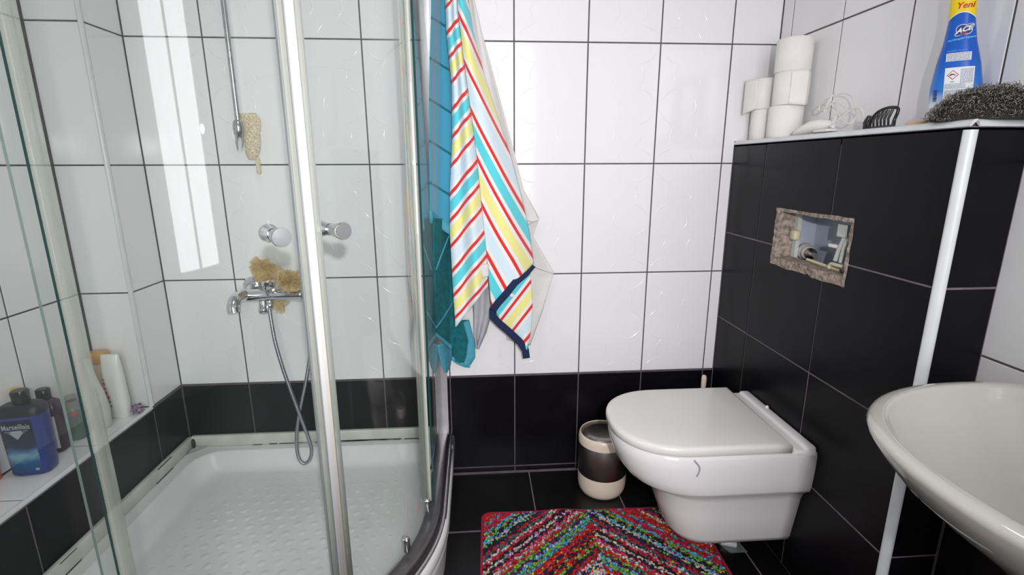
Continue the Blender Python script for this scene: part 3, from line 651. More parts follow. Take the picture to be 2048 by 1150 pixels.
# ------------------------------------------------------------------ bottles
def super_ring(cx, cy, z, a, b_, n=2.6, k=40, rot=0.0):
    R = []
    for i in range(k):
        t = 2*math.pi*i/k; c, s = math.cos(t), math.sin(t)
        x = a*math.copysign(abs(c)**(2/n), c); y = b_*math.copysign(abs(s)**(2/n), s)
        R.append(Vector((cx+x*math.cos(rot)-y*math.sin(rot), cy+x*math.sin(rot)+y*math.cos(rot), z)))
    return R
def bottle_part(name, m, parent, cx, cy, prof, n=2.6, rot=0.0, k=40):
    return B().loft([super_ring(cx, cy, z, a, b_, n, k, rot) for z, a, b_ in prof]).build(name, m, parent)
def text_mesh(body, size, shear=0.0, bold=0.0, extr=0.0):
    cu = bpy.data.curves.new('txt', 'FONT'); cu.body = body; cu.size = size; cu.align_x = 'CENTER'; cu.align_y = 'CENTER'; cu.shear = shear; cu.offset = bold; cu.resolution_u = 3
    o = bpy.data.objects.new('txt', cu); COL.objects.link(o); dg = bpy.context.evaluated_depsgraph_get(); dg.update()
    me = bpy.data.meshes.new_from_object(o.evaluated_get(dg)); vs = [v.co.copy() for v in me.vertices]; fs = [tuple(p.vertices) for p in me.polygons]
    bpy.data.objects.remove(o); bpy.data.curves.remove(cu); bpy.data.meshes.remove(me); return vs, fs
def decal(name, m, parent, vs, fs, surf):
    """flat print wrapped on a surface: surf(s, t) -> world point"""
    return B().add([surf(v[0], v[1]) for v in vs], fs).build(name, m, parent, fix=False)
def rect(s0, t0, s1, t1, ns=8, nt=1):
    vs = [(s0+(s1-s0)*i/ns, t0+(t1-t0)*j/nt) for j in range(nt+1) for i in range(ns+1)]
    return vs, [(j*(ns+1)+i, j*(ns+1)+i+1, (j+1)*(ns+1)+i+1, (j+1)*(ns+1)+i) for j in range(nt) for i in range(ns)]
# big blue shower gel bottle, facing the room
def grad_mat(name, stops, z0, z1, rough=.3, noise_mix=0):
    m = bpy.data.materials.new(name); m.use_nodes = True; nt = m.node_tree; b = nt.nodes['Principled BSDF']; L = nt.links.new
    tc = nt.nodes.new('ShaderNodeTexCoord'); sp = nt.nodes.new('ShaderNodeSeparateXYZ'); mr = nt.nodes.new('ShaderNodeMapRange'); mr.inputs[1].default_value = z0; mr.inputs[2].default_value = z1
    rp = nt.nodes.new('ShaderNodeValToRGB'); els = rp.color_ramp.elements
    els[0].position, els[0].color = stops[0]; els[1].position, els[1].color = stops[-1]
    for p_, c_ in stops[1:-1]: e = els.new(p_); e.color = c_
    L(tc.outputs['Object'], sp.inputs[0])
    if noise_mix:
        n = nt.nodes.new('ShaderNodeTexNoise'); n.inputs['Scale'].default_value = 40; n.inputs['Detail'].default_value = 5; L(tc.outputs['Object'], n.inputs['Vector'])
        ma = nt.nodes.new('ShaderNodeMath'); ma.operation = 'MULTIPLY_ADD'; ma.inputs[1].default_value = noise_mix; L(n.outputs['Fac'], ma.inputs[0]); L(sp.outputs[2], ma.inputs[2]); L(ma.outputs[0], mr.inputs[0])
    else: L(sp.outputs[2], mr.inputs[0])
    L(mr.outputs[0], rp.inputs[0]); L(rp.outputs[0], b.inputs['Base Color']); b.inputs['Roughness'].default_value = rough; return m
ZL = ZB+.0005
def gel():
    cx, cy, rot = -1.187, -.535, math.radians(10); t = thing('shower_gel_bottle', 'large blue shower gel bottle with black cap on the ledge', 'bottle', (cx, cy, ZL))
    mb = mat('deep_blue_bottle', srgb(44, 62, 130), .28)
    prof = [(ZL, .038, .024), (ZL+.004, .043, .028), (ZL+.02, .045, .030), (ZL+.165, .050, .031), (ZL+.182, .049, .030), (ZL+.190, .043, .026), (ZL+.194, .034, .020)]
    bottle_part('body', mb, t, cx, cy, prof, 3.6, rot)
    bottle_part('neck_band', M['print_dark'], t, cx, cy, [(ZL+.168, .0506, .0316), (ZL+.183, .0498, .0308), (ZL+.1915, .0435, .0265), (ZL+.1955, .0335, .0205)], 3.6, rot)
    bottle_part('cap', M['black_plastic'], t, cx+.004, cy, [(ZL+.194, .0135, .0135), (ZL+.200, .0165, .0165), (ZL+.226, .0180, .0180), (ZL+.231, .0160, .0160)], 2.6, rot)
    def surf(s, tt):
        z = ZL+tt; w = .045+.005*min(max((tt-.02)/.145, 0), 1); dpt = .0305+.0010*min(max((tt-.02)/.145, 0), 1)
        e = max(0, 1-abs(s/w)**3.6)**(1/3.6); x, y = s, -(dpt*e+.0004)
        return Vector((cx+x*math.cos(rot)-y*math.sin(rot), cy+x*math.sin(rot)+y*math.cos(rot), z))
    ms = grad_mat('sea_label', [(0, srgb(25, 55, 110)), (.25, srgb(30, 90, 135)), (.42, srgb(120, 160, 185)), (.5, srgb(60, 110, 150)), (.62, srgb(18, 48, 72)), (1, srgb(12, 26, 44))], .02, .150, .3, .03)
    vs, fs = rect(-.038, .010, .031, .160, 16, 12); decal('label', ms, t, vs, fs, surf)
    up = lambda s, tt: surf(s, tt)+Vector((math.sin(rot), -math.cos(rot), 0))*.0006
    vs, fs = text_mesh('Marseillais', .0150, 0, .0003); decal('lettering', M['print_silver'], t, [(v.x-.004, v.y*1.35+.143-(v.x/.04)**2*.003) for v in vs], fs, up)
    for k, (w, yy) in enumerate(((.05, .130), (.036, .1255), (.022, .120))):
        vs, fs = rect(-.004-w/2, yy, -.004+w/2, yy+.0016, 6); decal('emblem_line', M['print_silver'], t, vs, fs, up)
    vs, fs = [(-.015, .133), (.007, .133), (.010, .125), (-.004, .108), (-.018, .125)], [(0, 4, 3, 2, 1)]; decal('emblem', M['print_silver'], t, vs, fs, lambda s, q: up(s, q)+Vector((math.sin(rot), -math.cos(rot), 0))*.0002)
    vs, fs = rect(.018, .016, .0255, .0225, 2); decal('print', M['print_silver'], t, vs, fs, up)
    vs, fs = text_mesh('douche shampooing', .0055); decal('lettering', M['print_silver'], t, [(v.x-.01, v.y+.1535) for v in vs], fs, lambda s, q: up(s, q)+Vector((math.sin(rot), -math.cos(rot), 0))*.001) if False else None
gel()
def dark_bottle():
    cx, cy, rot = -1.216, -.432, 0.0; t = thing('shampoo_bottle', 'dark plum shampoo bottle with white back label behind the blue bottle', 'bottle', (cx, cy, ZL))
    bottle_part('body', flat('plum_bottle', (52, 28, 48), .3), t, cx, cy, [(ZL, .028, .018), (ZL+.004, .032, .022), (ZL+.12, .034, .022), (ZL+.150, .031, .020), (ZL+.158, .018, .014)], 3.2, rot)
    bottle_part('cap', M['black_plastic'], t, cx, cy, [(ZL+.158, .014, .013), (ZL+.163, .016, .015), (ZL+.186, .016, .015), (ZL+.189, .013, .012)], 2.4, rot)
    surf = lambda s, q: Vector((cx+s, cy-.0230*max(0, 1-abs(s/.034)**3.2)**(1/3.2)-.0004, ZL+q))
    vs, fs = rect(.000, .015, .029, .112, 8); decal('label', flat('label_white', (205, 205, 205)), t, vs, fs, surf)
    for q in range(6):
        vs, fs = rect(-.002, .024+.014*q, .010+.010*(q % 2), .027+.014*q, 4); decal('print', M['print_grey'], t, vs, fs, lambda s, z: surf(s, z)+Vector((0, -.0003, 0)))
    for q in range(3):
        vs = [(.018+.0035*math.cos(i*math.pi/4), .035+.022*q+.0035*math.sin(i*math.pi/4)) for i in range(8)]; decal('print', M['print_black'], t, vs, [tuple(range(8))], lambda s, z: surf(s, z)+Vector((0, -.0004, 0)))
dark_bottle()
def clear_bottle():
    cx, cy = -1.205, -.362; t = thing('gel_bottle', 'clear bottle half full of green gel behind the glass edge', 'bottle', (cx, cy, ZL))
    bottle_part('gel', M['green_gel'], t, cx, cy, [(ZL+.001, .022, .022), (ZL+.003, .025, .025), (ZL+.075, .025, .025)], 2.4)
    bottle_part('bottle_wall', M['clear_plastic'], t, cx, cy, [(ZL, .024, .024), (ZL+.003, .0275, .0275), (ZL+.090, .0275, .0275), (ZL+.108, .018, .018), (ZL+.118, .012, .012)], 2.4)
    bottle_part('cap', M['clear_plastic'], t, cx, cy, [(ZL+.118, .014, .014), (ZL+.135, .013, .013)], 2.2)
    b = B(); b.rbox((cx+.012, cy-.030, ZL+.080), (cx+.026, cy-.018, ZL+.090), .003); b.build('label', flat('pink_label', (190, 70, 75)), t)
clear_bottle()
def white_bottle_back():
    cx, cy = -1.165, -.235; t = thing('lotion_bottle', 'white lotion bottle with red print standing next to the purple hair tie', 'bottle', (cx, cy, ZL))
    bottle_part('body', M['white_plastic'], t, cx, cy, [(ZL, .026, .017), (ZL+.004, .030, .020), (ZL+.05, .031, .021), (ZL+.13, .030, .019), (ZL+.185, .028, .014), (ZL+.208, .027, .009), (ZL+.212, .025, .006)], 2.6)
    surf = lambda s, q: Vector((cx+s, cy-.0212*max(0, 1-abs(s/.031)**2.6)**(1/2.6)-.0006, ZL+q))
    rnd = random.Random(3)
    for k in range(7):
        s0 = -.022+.0022*k*(.6+.4*(k > 3)); q = .135-.015*k; r = rnd.uniform(.0035, .0065)
        vs = [(s0+r*math.cos(i*math.pi/4)*.8, q+r*1.3*math.sin(i*math.pi/4)) for i in range(8)]; decal('print', M['print_red'], t, vs, [tuple(range(8))], surf)
white_bottle_back()
def white_bottle_front():
    cx, cy = -1.181, -.305; t = thing('conditioner_bottle', 'curved white bottle directly right of the glass edge', 'bottle', (cx, cy, ZL))
    bottle_part('body', flat('pale_bottle', (214, 216, 206), .35), t, cx, cy, [(ZL, .026, .018), (ZL+.004, .031, .022), (ZL+.06, .033, .023), (ZL+.11, .027, .020), (ZL+.16, .014, .014), (ZL+.20, .008, .008), (ZL+.215, .007, .007)], 2.4)
    bottle_part('cap', flat('pale_cap', (205, 206, 196), .4), t, cx, cy, [(ZL+.212, .009, .009), (ZL+.226, .008, .008)], 2.2)
white_bottle_front()
def amber_bottle():
    cx, cy = -1.215, -.212; t = thing('amber_capped_bottle', 'bottle with a wide amber cap behind the white bottles', 'bottle', (cx, cy, ZL))
    bottle_part('body', flat('cream_bottle', (205, 190, 165), .35), t, cx, cy, [(ZL, .024, .018), (ZL+.004, .028, .021), (ZL+.15, .027, .020), (ZL+.178, .022, .017)], 2.8)
    bottle_part('cap', M['gold'], t, cx, cy, [(ZL+.178, .027, .020), (ZL+.182, .029, .022), (ZL+.210, .029, .022), (ZL+.215, .026, .019)], 2.6)
amber_bottle()
def yellow_bottle():
    cx, cy = -1.240, -.474; t = thing('yellow_pump_bottle', 'slim bottle with yellow spout behind the blue bottle', 'bottle', (cx, cy, ZL))
    bottle_part('body', flat('pale_yellow_bottle', (200, 190, 150), .4), t, cx, cy, [(ZL, .016, .013), (ZL+.15, .017, .014), (ZL+.172, .008, .008), (ZL+.18, .006, .006)], 2.4)
    b = B(); b.cyl((cx, cy, ZL+.178), (cx, cy, ZL+.200), .009, .007); b.rbox((cx-.016, cy-.008, ZL+.198), (cx+.016, cy+.008, ZL+.211), .003); b.build('spout', M['yellow'], t)
yellow_bottle()
def orange_bottle():
    p = at(-16, 962, Z=ZL); cx, cy = p.x, p.y; t = thing('orange_bottle', 'orange bottle cut off by the left picture edge on the ledge', 'bottle', (cx, cy, ZL))
    bottle_part('body', M['orange'], t, cx, cy, [(ZL, .016, .016), (ZL+.003, .019, .019), (ZL+.05, .019, .019), (ZL+.065, .012, .012)], 2.2)
    bottle_part('cap', M['orange'], t, cx, cy, [(ZL+.065, .012, .012), (ZL+.085, .011, .011)], 2.2)
orange_bottle()
def duck():
    p = at(-2, 1152, Z=TZ+.001); t = thing('yellow_bath_cup', 'yellow plastic cup standing at the tray edge in the lower left corner', 'cup', (p.x, p.y, TZ))
    B().lathe([(.020, .001), (.022, .006), (.026, .045), (.028, .048), (.026, .048), (.0225, .010), (0, .008)], (p.x, p.y, TZ), (0, 0, 1), 28).build('cup_body', M['yellow'], t)
duck()
def hair_tie():
    c = Vector((-1.137, -.212, ZL)); t = thing('hair_tie', 'purple and white beaded hair tie at the ledge corner', 'hair tie', c); rnd = random.Random(4)
    for k in range(46):
        a = rnd.uniform(0, 2*math.pi); r = rnd.uniform(.004, .036); z = ZL+.005+rnd.random()*.012
        b = B(); b.sphere((c.x+r*math.cos(a), c.y+r*math.sin(a)*.8, z), rnd.uniform(.0045, .0075), 8); b.build('bead', M['purple'], t)
hair_tie()

# ------------------------------------------------------------------ towels
RED, WH = srgb(228, 45, 45), srgb(243, 236, 236); TQ, YE, PB = srgb(92, 214, 226), srgb(240, 236, 150), srgb(214, 234, 245)
st = []
for k, c_ in enumerate((TQ, YE, PB)):
    b0 = k/3; st += [(b0+0.0, RED), (b0+.028, WH), (b0+.085, c_), (b0+.245, WH), (b0+.305, RED)]
M['stripes'] = attr_mat('striped_terry', st, 'stripe', .95, .55, 650, period=3.0)
def cloth(name, m, parent, Lp, Rp, nu, nv, yf, stripe=None, thick=.004):
    b = B(); val = []
    def fn(u, v):
        l = poly_at(Lp, v); r = poly_at(Rp, v); px = l[0]+(r[0]-l[0])*u; py = l[1]+(r[1]-l[1])*u
        val.append(stripe(px, py, u, v) if stripe else 0.0)
        return at(px, py, Y=yf(u, v, px, py))
    b.grid(fn, nu, nv); b.at['stripe'] = ('FLOAT', val); o = b.build(name, m, parent, fix=False)
    md = o.modifiers.new('thickness', 'SOLIDIFY'); md.thickness = thick; md.offset = 0; return o
FOLD = [(913, -70), (916, 10), (929, 122), (942, 219), (954, 313), (964, 406), (973, 505), (980, 590)]
def fold_x(y):
    for (xa, ya), (xb, yb) in zip(FOLD, FOLD[1:]):
        if y <= yb: return xa+(xb-xa)*(y-ya)/(yb-ya)
    return FOLD[-1][0]
tw = thing('striped_towel', 'terry towel with red turquoise and yellow stripes and navy hem', 'towel', at(950, 500, Y=-.08))
s1 = lambda px, py, u, v: (py-1.12*(fold_x(py)-px)-35)/47.5
s2 = lambda px, py, u, v: (py-(3.3-1.15*min(1, max(0, (py-120)/400)))*(px-fold_x(py))-122)/96+2
s3 = lambda px, py, u, v: (py+1.3*(px-990)-655)/52+1
LF = [(888, -70), (893, 60), (904, 170), (905, 280), (900, 380), (900, 470), (905, 560), (911, 655)]
F1 = [(913, -70), (917, 20), (929, 122), (942, 219), (954, 313), (964, 406), (973, 505), (976, 572)]
def y1(u, v, px, py):
    return -.085-.022*math.sin(u*math.pi)-.014*math.sin(u*2*math.pi*1.6+v*1.2)*(.4+.6*v)-.012*v*u-.025*u
cloth('left_drape', M['stripes'], tw, LF, F1, 34, 110, y1, s1)
F2 = [(913, -70), (917, 20), (929, 122), (942, 219), (954, 313), (963, 406), (973, 505), (983, 615)]
RT = [(926, -70), (945, 60), (965, 140), (992, 225), (1020, 310), (1042, 390), (1058, 462), (1067, 526)]
def y2(u, v, px, py): return -.085-.037+.012*v*0-.020*math.sin(u*math.pi*.9+.2)+.050*u*u-.009*math.sin(u*5.5-v*2)*v
cloth('right_drape', M['stripes'], tw, F2, RT, 34, 110, y2, s2)
L3 = [(985, 600), (990, 622), (1000, 640), (1020, 660), (1040, 680), (1052, 698)]; R3 = [(1056, 515), (1062, 560), (1065, 600), (1064, 640), (1060, 670), (1055, 700)]
cloth('lower_flap', M['stripes'], tw, L3, R3, 24, 40, lambda u, v, px, py: -.088-.012*math.sin(u*3)-.004*math.sin(v*6), s3)
def hem(name, pts, w, yf):
    Lp = []; Rp = []
    for i, p in enumerate(pts):
        a, b_ = pts[max(i-1, 0)], pts[min(i+1, len(pts)-1)]; dx, dy = b_[0]-a[0], b_[1]-a[1]; l = math.hypot(dx, dy)
        Lp.append((p[0]+dy/l*w/2, p[1]-dx/l*w/2)); Rp.append((p[0]-dy/l*w/2, p[1]+dx/l*w/2))
    return cloth(name, M['navy'], tw, Lp, Rp, 4, 50, yf, None, .005)
hem('navy_hem', [(1065, 530), (1050, 548), (1030, 565), (1012, 588), (995, 607), (986, 620)], 14, lambda u, v, px, py: y2(1-v, 1, px, py)-.004)
hem('navy_hem', [(986, 618), (986, 634), (1000, 648), (1020, 665), (1040, 684), (1051, 700), (1053, 716)], 14, lambda u, v, px, py: -.100+.006*v)
b = B(); b.rbox(at(1020, 594, Y=-.128), at(1028, 587, Y=-.124), .0005); tag(b.build('care_tag', M['white_plastic'], tw), 'small white care tag')
cloth('fold_lining', M['white_cloth'], tw, [(960, 530), (962, 545), (966, 556)], [(978, 528), (977, 540), (977, 552)], 6, 8, lambda u, v, px, py: -.128-.004*math.sin(u*3))
# teal towel
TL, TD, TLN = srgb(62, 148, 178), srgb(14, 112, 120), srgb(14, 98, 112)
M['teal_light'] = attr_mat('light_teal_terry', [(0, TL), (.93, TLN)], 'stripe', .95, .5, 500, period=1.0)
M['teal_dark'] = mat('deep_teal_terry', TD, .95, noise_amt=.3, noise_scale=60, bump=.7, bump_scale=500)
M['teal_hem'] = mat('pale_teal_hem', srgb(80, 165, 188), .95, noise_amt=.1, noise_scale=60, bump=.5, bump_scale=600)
tt = thing('teal_towel', 'teal terry towel hanging between the shower glass and striped towel', 'towel', at(890, 500, Y=-.08))
sw = lambda px, py, u, v: (py-.62*(px-860)-34)/83.0+.97
yt = lambda u, v, px, py: -.200+.145*u**.45-.010*math.sin(u*7+v*3)
yl = lambda px: -.170+.110*min(1, max(0, (px-866)/34))
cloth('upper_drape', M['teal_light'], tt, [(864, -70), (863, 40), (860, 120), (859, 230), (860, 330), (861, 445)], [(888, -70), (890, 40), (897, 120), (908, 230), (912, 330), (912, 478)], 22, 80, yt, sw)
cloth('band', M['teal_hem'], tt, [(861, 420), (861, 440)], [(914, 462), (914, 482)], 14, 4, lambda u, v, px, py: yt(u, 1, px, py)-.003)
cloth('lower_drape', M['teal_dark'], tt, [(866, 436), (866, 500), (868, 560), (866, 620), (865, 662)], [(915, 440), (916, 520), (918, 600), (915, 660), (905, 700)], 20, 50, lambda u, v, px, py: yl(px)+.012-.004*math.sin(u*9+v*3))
cloth('hem', M['teal_hem'], tt, [(864, 655), (875, 668), (890, 680), (903, 690)], [(864, 661), (875, 674), (889, 687), (903, 700)], 3, 16, lambda u, v, px, py: yl(px)-.002)
cloth('seam', M['teal_hem'], tt, [(898, 470), (882, 510), (871, 540)], [(899.5, 470), (883.5, 510), (872.5, 540)], 2, 16, lambda u, v, px, py: yl(px)+.004)
cloth('seam', M['teal_hem'], tt, [(907, 600), (890, 630), (868, 660)], [(908.5, 600), (891.5, 630), (869.5, 660)], 2, 16, lambda u, v, px, py: yl(px)+.004)
cloth('lower_tip', M['teal_hem'], tt, [(875, 690), (878, 712), (884, 735), (890, 744)], [(903, 680), (904, 705), (900, 732), (893, 746)], 10, 16, lambda u, v, px, py: yl(px)+.030-.010*math.sin(u*4))
cloth('right_tip', M['teal_dark'], tt, [(908, 640), (906, 680), (905, 715), (907, 722)], [(938, 640), (944, 680), (940, 715), (930, 728)], 14, 22, lambda u, v, px, py: -.036-.008*math.sin(u*4))
cloth('right_hem', M['teal_hem'], tt, [(926, 645), (936, 680), (932, 715), (926, 729)], [(938, 640), (950, 690), (950, 715), (938, 734)], 6, 18, lambda u, v, px, py: -.040-.004*math.sin(u*4))
cloth('bottom_hem', M['teal_hem'], tt, [(904, 712), (915, 721), (930, 727), (940, 729)], [(903, 719), (915, 728), (930, 734), (940, 735)], 3, 16, lambda u, v, px, py: -.040)
# white cloth behind
wc_ = thing('white_cloth', 'creased white cotton cloth hanging behind the striped towel', 'cloth', at(1050, 500, Y=-.02))
cloth('upper_drape', M['white_cloth'], wc_, [(930, -70), (940, 60), (955, 160), (985, 300), (1010, 400), (1030, 470)], [(932, -70), (962, 60), (992, 170), (1030, 310), (1048, 380), (1078, 436)], 14, 60, lambda u, v, px, py: -.022-.010*math.sin(u*5+v*4))
cloth('lower_drape', M['white_cloth'], wc_, [(1000, 440), (1010, 520), (1010, 580), (1008, 630), (1015, 680)], [(1076, 440), (1065, 472), (1108, 545), (1085, 622), (1060, 690)], 22, 50, lambda u, v, px, py: -.018-.010*math.sin(u*6+v*3)-.004*math.sin(v*11))
cloth('hem', M['white_cloth'], wc_, [(1052, 436), (1066, 438), (1077, 434)], [(1052, 441), (1067, 444), (1079, 440)], 3, 10, lambda u, v, px, py: -.034)
cloth('hem', M['white_cloth'], wc_, [(1060, 526), (1085, 536), (1106, 543)], [(1060, 530), (1085, 540), (1107, 548)], 3, 10, lambda u, v, px, py: -.034)
gc = cloth('grey_tail', M['grey_cloth'], wc_, [(944, 580), (948, 630), (948, 670), (953, 696)], [(985, 570), (984, 620), (972, 665), (957, 698)], 18, 30, lambda u, v, px, py: -.030-.009*math.sin(u*9+v*2))
# hooks the cloths hang from, above the picture
for k, (px, lab) in enumerate(((886, 'chrome towel hook above the teal towel'), (912, 'chrome towel hook above the striped towel'), (938, 'chrome towel hook above the white cloth'))):
    p = at(px, -72, Y=0); h = thing('towel_hook', lab, 'hook', p, 'towel hooks above the picture')
    B().lathe([(.020, 0), (.020, .004), (.014, .008)], (p.x, 0, p.z+.02), (0, -1, 0), 20).build('wall_plate', M['chrome'], h)
    B().tube(catmull([(p.x, -.006, p.z+.02), (p.x, -.05, p.z+.012), (p.x, -.10, p.z+.010), (p.x, -.125, p.z+.03), (p.x, -.13, p.z+.05)], 6), .005, 10).build('arm', M['chrome'], h)

# ------------------------------------------------------------------ toilet
TY = -.448
def dring(z, Lf, hw, back=0.0, n=2.3, k=26, cr=.0):
    """D-shaped plan: back edge at distance 'back' from the cistern wall"""
    P = []; Lc = Lf-hw*1.08
    for i in range(k+1):
        t = -math.pi/2+math.pi*i/k; c, s = math.cos(t), math.sin(t)
        P.append((Lc+(Lf-Lc)*abs(c)**(2/n), hw*math.copysign(abs(s)**(2/n), s)))
    m = 6
    P = [(back+(Lc-back)*i/m, -hw) for i in range(m)]+P+[(Lc+(back-Lc)*i/m, hw) for i in range(1, m+1)]
    return [Vector((XB-a, TY+b_, z)) for a, b_ in P]
to = thing('toilet', 'wall hung white ceramic toilet with closed lid', 'toilet', (XB-.27, TY, .1))
b = B()
secs = [(.094, .325, .104, 2.7), (.098, .340, .116, 2.7), (.116, .352, .124, 2.7), (.200, .382, .137, 2.6), (.262, .400, .147, 2.5), (.282, .415, .155, 2.5), (.296, .445, .166, 2.4), (.302, .462, .173, 2.4), (.306, .478, .178, 2.3), (.315, .490, .181, 2.3), (.345, .512, .1845, 2.3), (.395, .530, .187, 2.3), (.425, .533, .187, 2.3), (.434, .528, .184, 2.3), (.437, .515, .176, 2.3)]
b.loft([dring(z, L_, w, 0, n) for z, L_, w, n in secs]); b.build('bowl', M['ceramic'], to)
b = B(); b.rbox((XB-.066, TY-.186, .420), (XB, TY+.186, .4440), .008, 3); b.build('rear_deck', M['ceramic'], to)
b = B(); b.loft([dring(z, L_, w, .072, 2.3) for z, L_, w in ((.4320, .528, .181), (.4372, .532, .184), (.4378, .530, .182))]); b.build('seat', M['seat_plastic'], to)
b = B(); b.loft([dring(z, L_, w, bk, 2.3) for z, L_, w, bk in ((.4382, .536, .186, .077), (.441, .539, .188, .075), (.455, .540, .189, .075), (.461, .538, .1875, .076), (.4645, .533, .184, .079), (.4660, .522, .175, .086), (.4665, .40, .10, .15))]); b.build('lid', M['seat_plastic'], to)
b = B(); b.rbox((XB-.036, TY-.184, .430), (XB, TY+.184, .4520), .009, 3); b.build('rear_ridge', M['ceramic'], to)
b = B(); b.sphere((XB-.008, TY+.055, .452), .006, 10); b.build('bolt_cap', M['white_plastic'], to)
pth = catmull([at(x, y, Y=-.6365) for x, y in ((1389, 922), (1398, 933), (1399, 942), (1394, 954))], 6)
def skin_y(p): return p
b = B(); b.tube([Vector((p.x, TY-.1868, p.z)) for p in pth], .0024, 6); tag(b.build('pencil_mark', flat('scuff_grey', (158, 152, 166)), to), 'grey scuff mark on the bowl side')

# ------------------------------------------------------------------ pedal-less waste bin
bn = thing('waste_bin', 'small steel and cream waste bin beside the toilet', 'waste bin', (.458, -.137, 0))
bc = (.458, -.137, 0)
B().lathe([(.070, .0005), (.080, .006), (.0875, .022), (.0905, .045), (.0912, .085)], bc, (0, 0, 1), 44).build('base', M['cream'], bn)
B().lathe([(.0905, .085), (.0915, .087), (.0915, .205), (.0905, .207)], bc, (0, 0, 1), 44).build('steel_body', M['steel_brushed'], bn)
B().lathe([(.0915, .206), (.0918, .224), (.0895, .236), (.0860, .2425), (.0845, .2430), (.0835, .2405), (.0835, .236)], bc, (0, 0, 1), 44).build('rim', M['cream'], bn)
B().lathe([(.0835, .236), (.0830, .2405), (.05, .2440), (0, .2450)], bc, (0, 0, 1), 40).build('lid', M['steel_brushed'], bn)
# ------------------------------------------------------------------ toilet brush behind the toilet
tb = thing('toilet_brush', 'cream toilet brush handle rising behind the toilet lid', 'toilet brush', (.858, -.08, 0))
B().lathe([(.045, 0), (.047, .004), (.042, .10), (.040, .13), (.014, .135)], (.858, -.075, 0), (0, 0, 1), 26).build('holder', M['cream'], tb)
B().lathe([(.008, .13), (.007, .20), (.007, .36), (.0095, .385), (.0100, .415), (.007, .426), (0, .428)], (.858, -.075, 0), (0, 0, 1), 18).build('handle', M['cream'], tb)

# ------------------------------------------------------------------ rug
rug = thing('bath_rug', 'multicoloured chevron rag rug on the black floor', 'rug', (.366, -.67, 0))
RA = math.radians(-1.6); RC = Vector((.366, -.672)); RW, RL = .376, .400
def rp(u, v, z): return Vector((RC.x+u*math.cos(RA)-v*math.sin(RA), RC.y+u*math.sin(RA)+v*math.cos(RA), z+.006*max(0, math.exp(-((u+.10)/.05)**2)*math.exp(-((v-RL)/.05)**2))))
def rr_poly(w, l, r, k=6):
    P = []
    for cx, cy, a0 in ((w-r, l-r, 0), (-w+r, l-r, 90), (-w+r, -l+r, 180), (w-r, -l+r, 270)):
        for i in range(k+1): a = math.radians(a0+90*i/k); P.append((cx+r*math.cos(a), cy+r*math.sin(a)))
    return P
pp = rr_poly(RW, RL, .025)
B().loft([[rp(u, v, .0006) for u, v in pp], [rp(u, v, .007) for u, v in pp]]).build('backing', M['rug_base'], rug)
dens = []
for i in range(len(pp)):
    a, c = pp[i], pp[(i+1) % len(pp)]; m_ = max(1, int(math.hypot(c[0]-a[0], c[1]-a[1])/.02))
    for j in range(m_): dens.append((a[0]+(c[0]-a[0])*j/m_, a[1]+(c[1]-a[1])*j/m_))
b = B(); b.tube([rp(u, v, .008) for u, v in dens], .0048, 8, closed=True); tag(b.build('edge_binding', mat('crimson_binding', srgb(165, 25, 62), .9, bump=.8, bump_scale=500), rug), 'crimson edge binding')
PAL = dict(red=(190, 24, 36), crim=(205, 28, 80), black=(22, 18, 26), navy=(34, 32, 66), lime=(120, 185, 60), white=(214, 200, 192), cyan=(90, 175, 205), orange=(225, 95, 40), teal=(40, 112, 110), purple=(90, 40, 100), yellow=(225, 180, 60), pink=(220, 120, 150), grey=(130, 125, 140))
rnd = random.Random(21)
seq = [('cyan', 'navy'), ('lime', 'teal'), ('black', 'purple'), ('red', 'crim'), ('red', 'orange'), ('white', 'pink'), ('navy', 'purple'), ('cyan', 'white'), ('red', 'orange'), ('black', 'navy'), ('black', 'lime'), ('crim', 'red'), ('white', 'grey'), ('teal', 'black'), ('red', 'red'), ('purple', 'navy'), ('white', 'cyan'), ('lime', 'red'), ('crim', 'pink'), ('black', 'black'), ('navy', 'orange'), ('cyan', 'teal'), ('white', 'white'), ('red', 'crim')]
order = [rnd.choice(seq) for _ in range(80)]
for i in range(0, 80): order[i] = seq[(i*7+(i*i) % 5) % len(seq)]
t1_ = (1+5**.5)/2; ico = [Vector(v).normalized() for v in ((-1, t1_, 0), (1, t1_, 0), (-1, -t1_, 0), (1, -t1_, 0), (0, -1, t1_), (0, 1, t1_), (0, -1, -t1_), (0, 1, -t1_), (t1_, 0, -1), (t1_, 0, 1), (-t1_, 0, -1), (-t1_, 0, 1))]
icof = [(0,11,5),(0,5,1),(0,1,7),(0,7,10),(0,10,11),(1,5,9),(5,11,4),(11,10,2),(10,7,6),(7,1,8),(3,9,4),(3,4,2),(3,2,6),(3,6,8),(3,8,9),(4,9,5),(2,4,11),(6,2,10),(8,6,7),(9,8,1)]
b = B(); cols = []; step = .0074; y = -RL+.008
